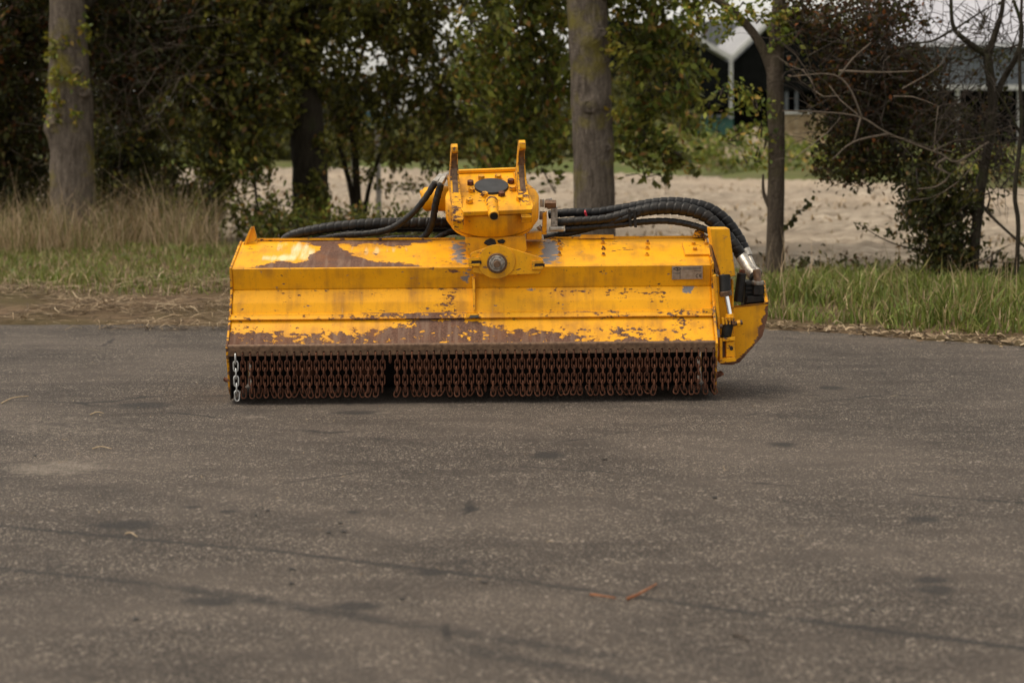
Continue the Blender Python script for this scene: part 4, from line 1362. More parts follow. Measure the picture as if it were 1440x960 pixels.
def bare_twigs(root, ells, n_per, mat, seg=.11, r0=.0045):
    base = np.array(root.location)
    P_ = []
    for (px, py, Y, rx, ry, rz) in ells:
        c = np.array(at(px, py, Y)); R_ = np.array([rx * Y / F_PX, rz, ry * Y / F_PX])
        q = unit(RNG.normal(size=(n_per, 3))) * (RNG.uniform(0, 1, (n_per, 1)) ** .5)
        p = c + q * R_
        d = unit(RNG.normal(size=(n_per, 3)) * np.array([1, .6, .7]) + np.array([0, 0, .15]))
        pts = [p]
        for k in range(5):
            d = unit(d + RNG.normal(size=(n_per, 3)) * .32)
            p = p + d * seg * RNG.uniform(.6, 1.3, (n_per, 1))
            pts.append(p)
        P_.append(np.stack(pts, 1))
    T = np.concatenate(P_) - base
    n = len(T)
    rads = np.linspace(r0, r0 * .3, 6)
    V = []
    for k in range(3):
        a = 2 * math.pi * k / 3
        V.append(T + np.array([math.cos(a), math.sin(a) * .6, math.sin(a) * .8])[None, None, :] * rads[None, :, None])
    V = np.stack(V, 2).reshape(-1, 3)
    b0 = np.arange(n)[:, None] * 18
    fs = [np.concatenate([b0 + lv * 3 + k, b0 + lv * 3 + (k + 1) % 3, b0 + lv * 3 + 3 + (k + 1) % 3, b0 + lv * 3 + 3 + k], 1) for lv in range(5) for k in range(3)]
    F_ = np.concatenate(fs)
    return tag(raw_mesh('fine_twigs', V, F_.ravel(), np.arange(len(F_)) * 4, np.full(len(F_), 4), None, M[mat], root), kind='stuff')

# ---- big trunk at the left
t1 = tree_root('tree', 104, 330, 17.5, 'thick grey trunked tree rising from dry grass at the left', 'tree')
wood('trunk', t1, [(104, 345, 17.5), (102, 250, 17.5), (99, 150, 17.5), (96, 60, 17.5), (94, -40, 17.5), (90, -300, 17.5), (86, -700, 17.5)], [.225, .212, .205, .175, .158, .14, .08], 'bark', 26, .035, .06,
     [(at(72, 180, 17.4), .09, .25), (at(120, 130, 17.35), .07, .22), (at(80, 110, 17.35), .10, .22)])
crown(t1, [(72, 160, 17.25, 12, 20, .10, .9), (80, 105, 17.25, 12, 14, .1, .8), (74, 130, 17.25, 12, 12, .1, .8), (112, 118, 17.2, 14, 10, .1, .8), (122, 50, 17.25, 8, 30, .12, .7), (108, 160, 17.2, 12, 7, .1, .6),
           (72, 70, 17.25, 12, 22, .12, .7), (90, 60, 17.25, 10, 10, .08, .5)], 'bright', .066, .05, name='trunk_sprouts', twigs=False, pal2='green', mix2=.4)
crown(t1, [(20, 50, 18.6, 70, 80, .8, 2.2), (20, 150, 18.8, 60, 70, .7, 2.0), (150, 30, 18.6, 60, 50, .7, .9), (230, 60, 18.4, 70, 70, .8, 1.9), (170, 120, 18.5, 60, 60, .7, 1.9),
           (-60, 100, 18.6, 60, 120, .8, 2.0), (80, -20, 18.4, 120, 50, .9, 2.2), (220, 0, 18.2, 100, 45, .8, 2.0), (150, 70, 18.9, 70, 50, .6, 1.4)], 'dark', .068, .10, pal2='brown', mix2=.22)
wood('limb', t1, [(97, 30, 17.5), (150, -20, 17.7), (230, -80, 18.0)], [.07, .05, .03], 'bark_dark', 9)
wood('limb', t1, [(93, -20, 17.5), (40, -60, 17.8), (-40, -90, 18.2)], [.07, .05, .03], 'bark_dark', 9)

bare_twigs(t1, [(220, 60, 17.9, 90, 60, .5), (180, 150, 17.9, 90, 60, .4)], 60, 'twig_pale', .2, .004)

# ---- dark ivy trunk left of centre
t2 = tree_root('tree', 436, 320, 19, 'dark ivy covered tree trunk left of the mower turret', 'tree')
wood('trunk', t2, [(440, 340, 19), (436, 250, 19), (428, 150, 19), (415, 60, 19), (405, -40, 19), (395, -300, 19), (390, -700, 19)], [.20, .185, .175, .16, .15, .12, .06], 'bark_dark', 20, .05, .08)
wood('limb', t2, [(420, 100, 19), (470, 40, 19.1), (540, -10, 19.3), (620, -60, 19.5)], [.06, .045, .035, .02], 'bark_dark', 8)
wood('limb', t2, [(425, 120, 19), (360, 60, 18.8), (300, 20, 18.6), (230, -40, 18.5)], [.06, .045, .035, .02], 'bark_dark', 8)
crown(t2, [(440, 275, 18.75, 26, 40, .16, 1.4), (452, 220, 18.8, 18, 35, .14, .8), (408, 170, 18.8, 18, 40, .14, .8)], 'olive', .06, .06, name='ivy', twigs=False)
crown(t2, [(330, 40, 18.6, 80, 70, .9, 2.2), (300, 130, 18.5, 70, 70, .8, 2.0), (350, 170, 18.5, 50, 70, .7, 1.8), (440, 30, 18.8, 70, 70, .8, 2.0), (470, 120, 19.3, 40, 50, .6, 2.0), (540, 30, 19.5, 60, 45, .7, 2.2),
           (400, 90, 18.4, 50, 60, .6, 1.6), (560, 120, 20, 60, 40, .6, 1.6), (600, 60, 20.0, 70, 50, .7, 1.3), (640, 160, 20, 60, 55, .6, 1.5), (570, 195, 19.5, 50, 40, .6, 1.2), (620, 210, 19, 50, 28, .5, 1.0),
           (700, 190, 19.5, 60, 45, .6, 1.6), (480, 0, 19, 80, 40, .7, 1.8), (620, -8, 19.5, 90, 32, .6, 2.0), (380, 0, 18.4, 80, 45, .7, 2.0), (500, 150, 19.8, 60, 35, .5, 1.4), (610, 110, 20.2, 50, 34, .5, .8), (665, 105, 20, 45, 40, .5, 1.9)], 'olive', .080, .10, pal2='dark', mix2=.3)

# ---- forked dark stems beside the ivy trunk
t3 = tree_root('shrub', 500, 310, 20, 'slender dark forked stems beside the thin grey posts', 'shrub')
for pts, r in (([(502, 325, 20), (492, 260, 20), (474, 190, 20), (466, 110, 20)], .035), ([(505, 325, 20), (500, 230, 20), (494, 150, 20), (505, 90, 20), (520, 40, 20)], .045), ([(508, 325, 20), (520, 260, 20), (536, 210, 20), (545, 150, 20)], .028), ([(497, 180, 20), (484, 120, 20), (490, 80, 20)], .02)):
    wood('stem', t3, pts, [r, r * .85, r * .7, r * .4][:len(pts)] if len(pts) < 5 else [r, r * .9, r * .75, r * .6, r * .3], 'bark_dark', 8, .06)
crown(t3, [(480, 190, 20, 40, 60, .4, .5), (540, 190, 20.2, 40, 40, .4, .6), (520, 250, 19.8, 40, 25, .4, .35), (560, 265, 19.6, 30, 25, .3, .25)], 'olive', .06, .08)

# ---- low hedge shrubs behind the mower
def shrub(px, py, Y, ells, label, pal, size=.06, group=None, nst=4, mix=None):
    r = tree_root('shrub', px, py, Y, label, 'shrub', group)
    for k in range(nst):
        e = ells[k % len(ells)]
        wood('stem', r, [(px + random.uniform(-8, 8), py + 4, Y), (0.5 * (px + e[0]) + random.uniform(-10, 10), .5 * (py + e[1]), .5 * (Y + e[2])), (e[0] + random.uniform(-12, 12), e[1] - e[4] * .5, e[2])], [.026, .018, .007], 'bark_dark', 6, .08)
    crown(r, ells, pal, size, .09, pal2=mix, mix2=.3 if mix else 0)
    return r
shrub(20, 335, 19.3, [(15, 240, 19.3, 70, 80, .6, 2.4), (-50, 200, 19.3, 60, 90, .6, 2.0), (30, 300, 19, 60, 40, .4, 1.6)], 'dark dense shrub behind the thick left trunk', 'dark')
shrub(200, 335, 18.6, [(190, 235, 18.6, 70, 80, .7, 2.3), (160, 280, 18.4, 50, 50, .5, 2.0), (235, 290, 18.3, 55, 45, .5, 1.8)], 'broad dark green shrub behind the dry grass right of the thick trunk', 'dark', mix='olive')
shrub(290, 335, 18.2, [(290, 280, 18.2, 50, 50, .5, 1.9), (310, 220, 18.4, 45, 45, .5, 2.1), (265, 310, 17.9, 40, 30, .3, 1.4)], 'dark leafy shrub just left of the mower hood', 'olive', mix='dark')
shrub(380, 340, 18.0, [(370, 305, 18, 50, 35, .4, 1.6), (350, 240, 18.2, 34, 40, .4, 1.1), (400, 325, 17.5, 45, 22, .3, 1.5)], 'low leafy shrub under the ivy trunk behind the hoses', 'olive', mix='green')
shrub(560, 335, 17.6, [(480, 318, 17.8, 50, 28, .4, 1.5), (555, 318, 17.6, 45, 26, .35, 1.2), (610, 325, 17.4, 40, 20, .3, 1.0)], 'low green shrub behind the hoses left of the turret', 'olive', mix='green')

# ---- centre trunk
t4 = tree_root('tree', 836, 350, 15.2, 'straight grey trunk with branch scars behind the mower hoses', 'tree')
wood('trunk', t4, [(837, 372, 15.2), (835, 250, 15.2), (832, 150, 15.2), (828, 60, 15.2), (824, -40, 15.2), (818, -300, 15.2), (812, -800, 15.2)], [.172, .170, .166, .163, .160, .13, .07], 'bark', 28, .03, .05,
     [(at(836, 146, 15.03), .065, .26), (at(822, 150, 15.03), .04, .16), (at(852, 84, 15.06), .05, .34), (at(838, 52, 15.03), .07, .24), (at(822, 60, 15.03), .035, .16), (at(806, 80, 15.06), .05, .16), (at(855, 206, 15.05), .045, .16)])
crown(t4, [(862, 60, 15.0, 10, 34, .10, .75), (868, 82, 15.0, 12, 14, .08, .6), (866, 155, 15.0, 12, 16, .08, .8)], 'bright', .055, .04, name='trunk_sprouts', twigs=False)
def scar(root, px, py, Y, r, mat='twig_pale', ang=0.0):
    c = at(px, py, Y) - root.location
    v, f = [], []
    prof = [(0.0, -.030), (r * .42, -.026), (r * .52, -.034), (r * .75, -.040), (r * .98, -.024), (r * 1.12, .03)]
    for i_ in range(18):
        a = 2 * math.pi * i_ / 18
        q = 1 + .14 * mnoise.noise(Vector((px * .1 + math.cos(a), math.sin(a), py * .1)))
        for (rr, dy) in prof:
            v.append(c + Vector((rr * q * math.cos(a) + dy * math.sin(ang), dy * math.cos(ang), rr * q * math.sin(a) * .8)))
    m_ = len(prof)
    for i_ in range(18):
        for k in range(m_ - 1):
            i2 = (i_ + 1) % 18
            f.append((i_ * m_ + k, i2 * m_ + k, i2 * m_ + k + 1, i_ * m_ + k + 1))
    return mesh_obj('branch_scar', v, f, M[mat], root, smooth=True)
scar(t4, 829, 150, 15.045, .075, 'bark')
scar(t4, 848, 84, 15.09, .055, 'bark')
scar(t4, 833, 55, 15.05, .070, 'bark')
scar(t4, 846, 46, 15.07, .045, 'bark')
scar(t4, 853, 207, 15.09, .04, 'bark')
scar(t1, 108, 100, 17.32, .045, 'twig_pale')
scar(t1, 78, 180, 17.34, .07, 'bark')
scar(t1, 118, 130, 17.34, .06, 'bark')
wood('limb', t4, [(824, -30, 15.2), (760, -60, 15.5), (690, -70, 16.0)], [.07, .05, .03], 'bark_brown', 9)
wood('limb', t4, [(826, 10, 15.2), (880, -30, 15.0), (950, -60, 14.8)], [.06, .045, .03], 'bark_brown', 9)
crown(t4, [(700, 40, 16.2, 70, 55, .7, 1.3), (760, 110, 16.4, 50, 60, .6, 1.7), (700, 140, 16.6, 60, 50, .6, 1.6), (745, 190, 16.6, 55, 45, .5, 1.7), (690, 225, 16.8, 40, 25, .4, 1.0), (770, 30, 16.2, 40, 50, .5, 1.3),
           (900, 50, 15.8, 50, 55, .6, 1.3), (920, 130, 15.7, 52, 55, .6, 1.7), (900, 200, 15.5, 38, 40, .4, 1.5), (945, 215, 15.3, 38, 34, .4, 1.5), (960, 90, 15.6, 40, 50, .5, 1.1), (900, 250, 15.2, 30, 10, .3, .35),
           (985, 170, 15.2, 30, 30, .35, .5), (960, 20, 15.4, 60, 30, .5, .9), (760, 235, 16.6, 50, 14, .4, .4), (740, -12, 16.2, 90, 40, .6, 1.9), (900, -15, 15.6, 90, 40, .6, 1.8), (1000, -22, 15.2, 60, 30, .5, 1.2), (780, 80, 16.8, 40, 70, .5, 1.4), (700, 90, 17, 70, 60, .5, 1.1)], 'green', .078, .09, pal2='olive', mix2=.55)

# ---- slim forked tree
t5 = tree_root('tree', 1089, 388, 13.5, 'slim brown forked tree beside the right end of the mower', 'tree')
wood('trunk', t5, [(1089, 400, 13.5), (1091, 300, 13.5), (1092, 200, 13.5), (1090, 110, 13.5), (1094, 30, 13.5), (1098, -60, 13.5), (1104, -300, 13.6)], [.068, .063, .062, .060, .052, .046, .03], 'bark_brown', 16, .03, .08)
wood('limb', t5, [(1089, 118, 13.5), (1080, 85, 13.5), (1060, 48, 13.5), (1030, 16, 13.5), (990, -12, 13.5)], [.042, .036, .032, .028, .022], 'bark_brown', 9, .04)
wood('limb', t5, [(1083, 292, 13.5), (1074, 272, 13.5), (1073, 245, 13.5)], [.02, .013, .008], 'bark_brown', 6, .04)
wood('limb', t5, [(1092, 345, 13.48), (1104, 322, 13.4), (1122, 300, 13.3), (1140, 284, 13.3)], [.006, .004, .003, .002], 'twig', 5, .04)
crown(t5, [(1050, 20, 13.5, 50, 22, .4, .6), (1000, 30, 13.5, 40, 26, .4, .8), (1095, 45, 13.4, 20, 40, .2, .7), (1050, 135, 13.4, 22, 14, .2, .9), (1020, 130, 13.4, 30, 10, .2, .6), (1065, 160, 13.3, 14, 18, .12, .7), (1075, 195, 13.4, 16, 12, .15, .5),
           (1035, 195, 13.4, 18, 14, .15, .4), (1060, 225, 13.5, 24, 14, .2, .4)], 'green', .050, .07, pal2='bright', mix2=.25)
LC = np.array([[*at(1105 + 36 * t, 320 - 38 * t, 13.35)] for t in np.linspace(0, 1, 9) for _ in range(2)]) + RNG.normal(size=(18, 3)) * .012 - np.array(t5.location)
tag(leaf_obj('climber', LC, .055, pick('dark', 18), t5, .8), kind='stuff')

# ---- brown leaved tree and bare limbs at the right
t6 = tree_root('tree', 1366, 400, 12.9, 'brown leaved tree with crooked bare branches at the right', 'tree')
wood('trunk', t6, [(1362, 412, 12.9), (1372, 330, 12.9), (1380, 260, 12.9), (1392, 190, 12.9), (1396, 140, 12.9), (1388, 75, 12.9)], [.042, .038, .036, .034, .034, .03], 'bark_dark', 10, .04, .1)
for pts, r, mt_ in (
    ([(1388, 78, 12.9), (1356, 55, 12.9), (1340, 35, 12.9), (1337, -20, 12.9)], .024, 'bark_dark'), ([(1389, 78, 12.9), (1400, 45, 12.9), (1409, 15, 12.9), (1412, -30, 12.9)], .026, 'bark_dark'),
    ([(1397, 140, 12.9), (1412, 110, 12.9), (1430, 78, 12.8), (1437, 40, 12.8), (1425, 0, 12.8)], .026, 'bark_dark'), ([(1432, 78, 12.8), (1450, 60, 12.8), (1470, 20, 12.8)], .018, 'bark_dark'),
    ([(1340, 42, 12.9), (1310, 58, 12.9), (1270, 62, 13)], .010, 'bark_dark'), ([(1345, 40, 12.9), (1375, 20, 12.9), (1400, 5, 12.9)], .008, 'bark_dark'),
    ([(1290, 62, 12.9), (1302, 90, 12.9), (1318, 120, 12.9), (1342, 142, 12.9), (1375, 190, 12.9)], .015, 'bark_dark'),
    ([(1390, 200, 12.8), (1345, 228, 12.7), (1325, 218, 12.7), (1250, 188, 12.6), (1210, 165, 12.6), (1160, 158, 12.6), (1100, 156, 12.6)], .009, 'twig_pale'),
    ([(1212, 166, 12.6), (1198, 130, 12.6), (1182, 110, 12.6), (1160, 104, 12.6), (1110, 108, 12.6)], .008, 'twig_pale'),
    ([(1180, 108, 12.6), (1200, 82, 12.6), (1225, 60, 12.6)], .008, 'twig_pale'), ([(1180, 100, 12.7), (1240, 102, 12.7), (1290, 100, 12.7)], .009, 'twig_pale'),
    ([(1330, 222, 12.7), (1314, 235, 12.7), (1336, 245, 12.7), (1318, 262, 12.7), (1290, 266, 12.7)], .010, 'twig_pale'),
    ([(1250, 188, 12.6), (1200, 200, 12.6), (1170, 225, 12.6)], .009, 'twig_pale'), ([(1210, 166, 12.6), (1204, 190, 12.6), (1200, 200, 12.6)], .008, 'twig_pale'),
    ([(1346, 140, 12.9), (1325, 165, 12.9), (1310, 200, 12.9)], .008, 'twig'), ([(1378, 285, 12.9), (1400, 310, 12.8), (1440, 346, 12.7), (1470, 370, 12.7)], .013, 'bark_dark'),
    ([(1386, 298, 12.9), (1392, 280, 12.9), (1388, 262, 12.9)], .009, 'bark_dark'), ([(1385, 76, 12.9), (1360, 85, 12.9), (1350, 80, 12.9)], .008, 'bark_dark')):
    wood('limb', t6, pts, list(np.linspace(r, r * .45, len(pts))), mt_, 7, .04, .1)
crown(t6, [(1180, 40, 13.4, 60, 55, .5, 1.3), (1240, 20, 13.4, 55, 45, .5, 1.2), (1130, 10, 13.4, 40, 40, .4, .8), (1190, 110, 13.5, 55, 40, .5, 1.4), (1250, 90, 13.5, 50, 45, .5, 1.4), (1290, 130, 13.5, 45, 45, .45, .9), (1240, 140, 13.5, 60, 40, .5, 1.3)], 'brown', .044, .09, pal2='dark', mix2=.3)
crown(t6, [(1190, 170, 13.6, 50, 35, .5, .9), (1205, 215, 13.6, 50, 42, .5, 2.0), (1180, 235, 13.5, 35, 25, .4, 1.2), (1260, 160, 13.7, 45, 45, .5, 1.4), (1270, 220, 13.6, 50, 38, .5, 1.6), (1330, 190, 13.6, 45, 45, .5, .9), (1400, 230, 13.4, 40, 40, .4, .6),
           (1380, 150, 13.6, 40, 50, .5, .25), (1410, 60, 13.2, 50, 60, .5, .12)], 'dark', .044, .08, name='lower_crown', pal2='brown', mix2=.25)

bare_twigs(t6, [(1190, 60, 13.2, 70, 60, .5), (1260, 70, 13.2, 70, 70, .5), (1380, 60, 13.0, 70, 70, .4), (1200, 170, 13.2, 70, 60, .4), (1330, 160, 13.0, 60, 60, .4), (1400, 200, 12.9, 50, 60, .3)], 85, 'twig')
bare_twigs(t6, [(1200, 140, 12.7, 80, 40, .2), (1340, 230, 12.8, 60, 40, .2)], 7, 'twig_pale', .14, .006)

t7 = tree_root('shrub', 1322, 398, 13.0, 'dark leafy shrub standing left of the crooked bare trunk', 'shrub')
for pts, r in (([(1322, 405, 13), (1312, 340, 13), (1300, 280, 13), (1280, 240, 13)], .022), ([(1325, 405, 13), (1325, 330, 13), (1320, 250, 13)], .024), ([(1330, 405, 13), (1345, 340, 13), (1350, 260, 13)], .018)):
    wood('stem', t7, pts, list(np.linspace(r, r * .5, len(pts))), 'bark_dark', 7, .05, .1)
crown(t7, [(1310, 300, 13, 48, 48, .35, 2.3), (1325, 355, 13, 40, 45, .3, 2.1), (1295, 260, 13.1, 40, 30, .35, 1.5), (1350, 280, 13, 40, 50, .35, 1.2), (1275, 290, 12.9, 12, 30, .15, .5), (1390, 370, 12.9, 40, 26, .25, .5)], 'dark', .042, .06)
wood('stem', t7, [(1310, 352, 13), (1275, 348, 12.9), (1240, 335, 12.85), (1206, 314, 12.8)], [.008, .006, .004, .002], 'twig', 5, .05)
LC = np.array([[*at(1206 + 84 * t, 314 + 36 * t - 8 * t * t, 12.85)] for t in np.linspace(0, 1, 14) for _ in range(3)]) + RNG.normal(size=(42, 3)) * .018 - np.array(t7.location)
tag(leaf_obj('climber', LC, .045, pick('dark', 42), t7, .8), kind='stuff')

t8 = tree_root('sapling', 1428, 395, 12.6, 'thin bare leaning sapling at the right edge of the picture', 'sapling')
wood('trunk', t8, [(1427, 405, 12.6), (1432, 320, 12.6), (1427, 270, 12.6), (1436, 180, 12.6), (1434, 90, 12.6), (1438, -30, 12.6)], [.017, .016, .015, .014, .012, .009], 'bark_dark', 8, .05, .1)
wood('limb', t8, [(1436, 190, 12.6), (1415, 150, 12.6), (1395, 120, 12.6), (1380, 90, 12.6)], [.009, .007, .005, .003], 'bark_dark', 6, .05)

# ---- upper crowns above the picture, shading the verge
def high_crown(root, x, y, spec):
    for cz, r in spec:
        pass
    n = 2600
    q = unit(RNG.normal(size=(n, 3))) * (RNG.uniform(0, 1, (n, 1)) ** .4)
    Cn = np.array([x, y, spec[0]]) + q * np.array([spec[1], spec[1] * .8, spec[2]]) - np.array(root.location)
    return leaf_obj('upper_crown', Cn, .20, pick('green', n), root)
for r_, (x_, y_), sp in ((t1, (-4.2, 18.8), (5.6, 2.2, 1.9)), (t2, (-2.0, 19.2), (4.9, 2.2, 1.9)), (t4, (.6, 15.8), (4.7, 2.2, 1.9)), (t6, (3.4, 13.6), (4.1, 1.5, 1.5))):
    n = 2400
    q = unit(RNG.normal(size=(n, 3))) * (RNG.uniform(0, 1, (n, 1)) ** .4)
    Cn = np.array([x_, y_, sp[0]]) + q * np.array([sp[1], sp[1] * .8, sp[2]]) - np.array(r_.location)
    leaf_obj('upper_crown', Cn, .20, pick('green', n), r_)

# ---- far hedge and weeds beyond the field
def mass(name, boxes, pal, size, label, cat, droop=.4, pal2=None, mix2=.3):
    Cs = []
    for (px, py, Y, rx, ry, rz, dens) in boxes:
        P_, own, sub, c = ell_points(px, py, Y, rx, ry, rz, dens, size, size * 1.6)
        Cs.append(P_)
    C_ = np.concatenate(Cs)
    C_ = C_[C_[:, 2] > 0.02]
    col = pick(pal, len(C_))
    if pal2:
        k = RNG.uniform(size=len(C_)) < mix2
        col[k] = pick(pal2, int(k.sum()))
    o = leaf_obj(name, C_, size, col, None)
    return tag(o, label, cat, kind='stuff')
hb = []
for x in range(-80, 480, 55):
    hb.append((x + random.uniform(-15, 15), 175 + random.uniform(-15, 10), 57 + random.uniform(-2, 3), 55, 70, 2.0, 1.6))
for x in range(-80, 430, 70):
    hb.append((x, 90 + random.uniform(-25, 15), 60, 65, 60, 2.0, 1.2))
for x in range(-80, 430, 75):
    hb.append((x, 20 + random.uniform(-25, 15), 62, 70, 60, 2.0, 1.1))
for x in range(560, 960, 48):
    hb.append((x + random.uniform(-12, 12), 195 + random.uniform(-12, 8), 55 + random.uniform(-2, 2), 42, 42, 1.5, 1.6))
for x in range(680, 940, 60):
    hb.append((x, 140 + random.uniform(-20, 15), 58, 42, 45, 1.6, 1.0))
for x in range(450, 600, 36):
    hb.append((x + random.uniform(-10, 10), 210 + random.uniform(-6, 6), 53, 30, 24, 1.0, 1.5))
mass('far_hedge', hb, 'olive', .20, 'dense dark hedge and trees beyond the sandy field', 'hedge', pal2='dark', mix2=.5)
wb = []
for x in range(900, 1480, 34):
    wb.append((x + random.uniform(-10, 10), 216 + (x - 900) * .03 + random.uniform(-10, 8), float(field_far(at(x, 230, 38).x)) + 1.8 + random.uniform(0, 2), 28, 22, .6, 1.2))
for x in range(900, 1100, 36):
    wb.append((x, 196 + random.uniform(-6, 4), 48, 30, 16, .8, .7))
mass('weed_bank', wb, 'green', .13, 'green weeds along the far edge of the sandy field', 'weeds', pal2='dry', mix2=.16)

# ---- grass
def blades(name, X, Y, h, w, pal, label, cat, lean=.35, mat='blade', pal2=None, mix2=0, zoff=0.0):
    n = len(X)
    Z = ground_z(X, Y) + zoff
    B = np.stack([X, Y, Z], 1)
    a = RNG.uniform(0, 2 * math.pi, n)
    s = np.stack([np.cos(a), np.sin(a), np.zeros(n)], 1) * w[:, None] * .5
    la = RNG.uniform(0, 2 * math.pi, n)
    ld = np.stack([np.cos(la), np.sin(la), np.zeros(n)], 1) * (h * np.abs(RNG.normal(0, lean, n)))[:, None]
    up = np.stack([np.zeros(n), np.zeros(n), h], 1)
    m1 = B + up * .5 + ld * .3
    tp = B + up * np.clip(1 - np.abs(RNG.normal(0, .12, n)), .4, 1)[:, None] + ld
    V = np.stack([B - s, B + s, m1 + s * .8, m1 - s * .8, tp], 1).reshape(-1, 3)
    k = np.arange(n)[:, None] * 5
    loops = np.concatenate([k, k + 1, k + 2, k + 3, k + 3, k + 2, k + 4], 1).ravel()
    st = (np.arange(n)[:, None] * 7 + np.array([0, 4])).ravel()
    tt = np.tile([4, 3], n)
    col = pick(pal, n)
    if pal2:
        kk = RNG.uniform(size=n) < mix2
        col[kk] = pick(pal2, int(kk.sum()))
    o = raw_mesh(name, V, loops, st, tt, np.repeat(col, 2, 0), M[mat], None)
    return tag(o, label, cat, kind='stuff')

def patchy(x, y, sc=1.6, off=0.0):
    return np.array([mnoise.noise(Vector((float(a) * sc, float(b_) * sc, off))) for a, b_ in zip(x, y)])

n = 42000
X = RNG.uniform(-.6, 5.2, n); Y = RNG.uniform(0, 1, n)
e = edge_y(X); Y = e + .32 + (field_near(X) - .5 - e - .32) * Y ** 1.15
pn = patchy(X, Y, 2.4) * .7 + patchy(X, Y, .9, 3) * .6
keep = ((Y - e) > .30 + .55 * pn + RNG.uniform(0, .14, n)) & (RNG.uniform(size=n) < np.clip(.75 + pn, .3, 1))
X, Y, pn, e = X[keep], Y[keep], pn[keep], e[keep]
h = RNG.uniform(.035, .125, len(X)) * np.clip(1 + 1.9 * pn, .4, 2.6) * np.clip((Y - e) / .9, .35, 1.1) * np.clip(1.6 - (Y - e) * .25, .6, 1.3)
blades('verge_grass', X, Y, h, RNG.uniform(.006, .013, len(X)), 'grass', 'long green grass on the verge right of the mower', 'grass', .75, pal2='dry', mix2=.05)
n = 26000
X = RNG.uniform(-6.5, .2, n); Y = RNG.uniform(12.3, 17.6, n)
pn = patchy(X, Y, 1.1, 5)
keep = RNG.uniform(size=n) < np.clip((Y - 12.2) / .9 + pn * .8, .02, 1)
X, Y, pn = X[keep], Y[keep], pn[keep]
blades('verge_grass', X, Y, RNG.uniform(.03, .085, len(X)) * (1 + .9 * pn), RNG.uniform(.006, .011, len(X)), 'grass', 'short green grass strip on the verge left of the mower', 'grass', .8, pal2='dry', mix2=.14)
# tall dry grass round the thick trunk
n = 11000
X = RNG.uniform(-6, -2.3, n); Y = RNG.uniform(16.3, 17.8, n)
pn = patchy(X, Y, 2.2, 9)
keep = RNG.uniform(size=n) < np.clip(.5 + pn * 2.0, .05, 1) * np.clip((-2.3 - X) / 1.2, 0, 1) * np.clip((X + 6.4) / 1.6, .2, 1)
X, Y, pn = X[keep], Y[keep], pn[keep]
blades('dry_grass', X, Y, RNG.uniform(.12, .50, len(X)) * np.clip(1 + 1.4 * pn, .4, 2), RNG.uniform(.003, .006, len(X)), 'dry', 'tall dry straw coloured grass around the thick left trunk', 'dry grass', .75, pal2='grass', mix2=.22)
n = 130
X = RNG.uniform(-6, -2.6, n); Y = RNG.uniform(15.8, 17.4, n)
blades('seed_stalks', X, Y, RNG.uniform(.5, .9, n), RNG.uniform(.003, .006, n), 'dry', 'thin dry seed stalks standing above the dry grass at left', 'stalks', .3)
n = 260
X = RNG.uniform(1.2, 5.0, n); Y = edge_y(X) + RNG.uniform(.8, 3.6, n)
blades('seed_stalks', X, Y, RNG.uniform(.22, .42, n), RNG.uniform(.003, .006, n), 'dry', 'thin dry stalks scattered in the green grass at right', 'stalks', .4)

mass('undergrowth', [(x + random.uniform(-8, 8), 380 + random.uniform(-5, 6) + (x - 1150) * .02, 14.0 + random.uniform(-.4, .5), 26, 11, .3, 1.1) for x in range(1120, 1470, 30)] + [(1075, 372, 13.8, 14, 18, .2, .9)],
     'dark', .05, 'dark low undergrowth in the ditch below the right shrubs', 'undergrowth', pal2='brown', mix2=.4)
n = 11000
X = RNG.uniform(-9, 13, n); Y = 15.5 + RNG.uniform(0, 1, n) ** 1.4 * 27
kp = (Y > field_near(X) + .1) & (Y < field_far(X) - .3) & (RNG.uniform(size=n) < np.clip(.5 + patchy(X, Y, .5, 7) * 1.5, .05, 1))
X, Y = X[kp], Y[kp]
blades('stubble', X, Y, RNG.uniform(.03, .10, len(X)), RNG.uniform(.015, .05, len(X)), 'litter', 'dry stubble and clods scattered over the sandy field', 'stubble', 1.2, pal2='dry', mix2=.3, zoff=.32)

# ---- straw and dead leaves along the edge of the asphalt
def litter(name, X, Y, Ln, w, pal, label, cat, zmax=.05, zfix=None):
    n = len(X)
    Z = np.maximum(ground_z(X, Y), 0.0) + .006 + RNG.uniform(0, 1, n) ** 2 * zmax
    a = RNG.uniform(0, 2 * math.pi, n); t = RNG.normal(0, .16, n)
    d = np.stack([np.cos(a) * np.cos(t), np.sin(a) * np.cos(t), np.sin(t)], 1) * (Ln * .5)[:, None]
    s = np.stack([-np.sin(a), np.cos(a), np.full(n, .35)], 1) * (w * .5)[:, None]
    c = np.stack([X, Y, Z], 1)
    md_ = c + np.stack([np.zeros(n), np.zeros(n), Ln * RNG.uniform(-.02, .10, n)], 1) + s * RNG.normal(0, 4, n)[:, None]
    V = np.stack([c - d - s, c - d + s, md_ + s, md_ - s, c + d + s * .5, c + d - s * .5], 1)
    V[:, :, 2] = np.maximum(V[:, :, 2], np.maximum(ground_z(X, Y), 0.0)[:, None] + .003)
    k = np.arange(n)[:, None] * 6
    loops = np.concatenate([k, k + 1, k + 2, k + 3, k + 3, k + 2, k + 4, k + 5], 1).ravel()
    o = raw_mesh(name, V.reshape(-1, 3), loops, np.arange(2 * n) * 4, np.full(2 * n, 4), np.repeat(pick(pal, n), 2, 0), M['straw'], None)
    return tag(o, label, cat, kind='stuff')
n = 20000
X = RNG.uniform(-5, .3, n); Y = edge_y(X) + RNG.uniform(-.30, 2.9, n)
pn = patchy(X, Y, 1.7, 2)
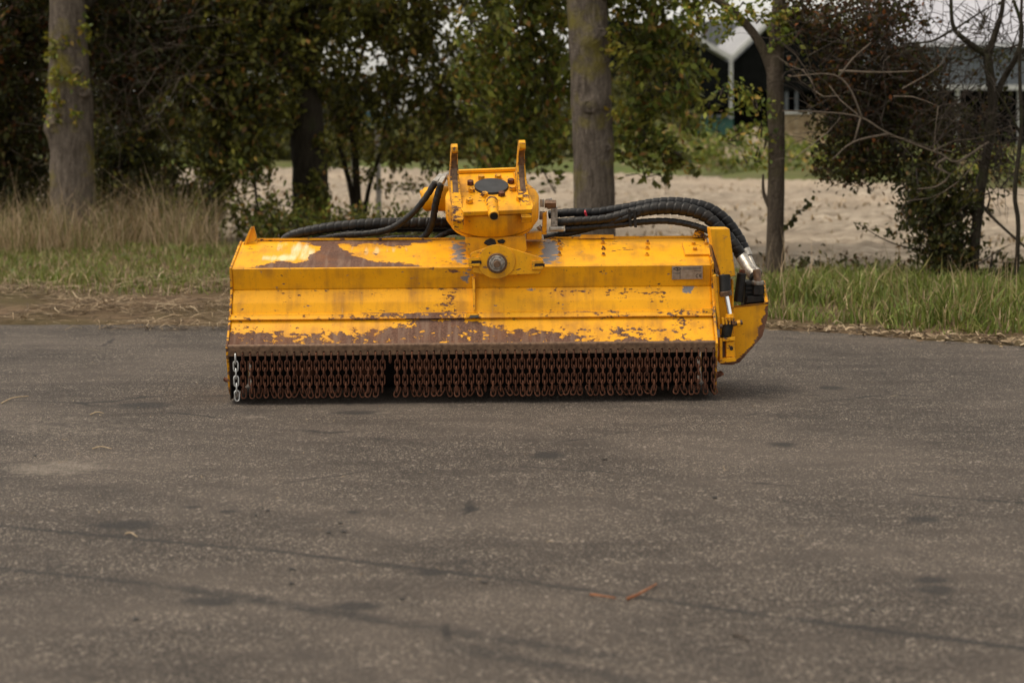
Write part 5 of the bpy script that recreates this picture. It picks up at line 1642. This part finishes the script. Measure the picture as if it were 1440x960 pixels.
keep = RNG.uniform(size=n) < np.clip(.55 + pn * 1.6 - np.clip(.25 - (Y - edge_y(X)), 0, 1) * 1.1 - np.clip((Y - edge_y(X) - 1.9), 0, 1) * .55, .04, 1)
X, Y = X[keep], Y[keep]
litter('straw_litter', X, Y, RNG.uniform(.02, .20, len(X)) , RNG.uniform(.002, .006, len(X)), 'litter', 'flattened straw and dead stalks along the left asphalt edge', 'straw')
n = 1500
X = RNG.uniform(-.2, 4.5, n); Y = edge_y(X) + RNG.normal(.14, .12, n)
litter('leaf_litter', X, Y, RNG.uniform(.015, .07, n), RNG.uniform(.004, .020, n), 'litter', 'brown leaf and straw litter along the right asphalt edge', 'litter', .02)
n = 420
X = RNG.uniform(-2.4, 2.4, n); Y = RNG.uniform(4.5, 10, n)
litter('straw_bits', X, Y, RNG.uniform(.004, .03, n), RNG.uniform(.001, .003, n), 'litter', 'tiny scattered straw bits and grit on the asphalt', 'straw', .002)

# ---- single pieces lying on the asphalt
def lying(name, pts, r, mat, label, cat):
    P_ = [on_ground(x, y) for x, y in pts]
    c = P_[0].copy(); c.z = 0
    m_ = [p - c + Vector((0, 0, r * 1.1 + .0015 + (.004 if 0 < i < len(P_) - 1 else 0))) for i, p in enumerate(P_)]
    o = tube(name, m_, list(np.linspace(r, r * .55, len(m_))), M[mat], None, .008, 7, lambda s, a, p: 1 + .3 * mnoise.noise(p * 120))
    o.location = c
    return tag(o, label, cat)
M['red_twig'] = simple_mat('reddish_twig', (0.17, 0.055, 0.022), (0.32, 0.13, 0.055), 60, .8, 0, .3, .002)
M['straw_stalk'] = simple_mat('straw_stalk', (0.36, 0.26, 0.15), (0.52, 0.40, 0.25), 60, .75, 0, .2, .001)
lying('twig', [(882, 845), (897, 841), (910, 834), (923, 824)], .0042, 'red_twig', 'curved reddish brown twig on the asphalt in the foreground', 'twig')
lying('twig', [(830, 838), (845, 842), (866, 843)], .0032, 'red_twig', 'short straight orange twig left of the curved reddish one', 'twig')
lying('twig', [(1031, 896), (1042, 899), (1053, 904)], .003, 'twig', 'tiny dark twig on the asphalt at the lower right', 'twig')
lying('straw_stalk', [(2, 568), (18, 562), (40, 558)], .0028, 'straw_stalk', 'long pale straw stalk on the asphalt at the left edge', 'straw')
lying('straw_stalk', [(127, 584), (136, 582), (146, 582)], .0025, 'straw_stalk', 'short pale straw on the asphalt above the worn patch', 'straw')
lying('straw_stalk', [(130, 632), (142, 630.5), (157, 632)], .0024, 'straw_stalk', 'curved pale straw on the asphalt right of the worn patch', 'straw')
lying('straw_stalk', [(176, 752), (184, 752), (193, 756)], .0022, 'straw_stalk', 'small pale straw lying on the dark tyre mark at left', 'straw')
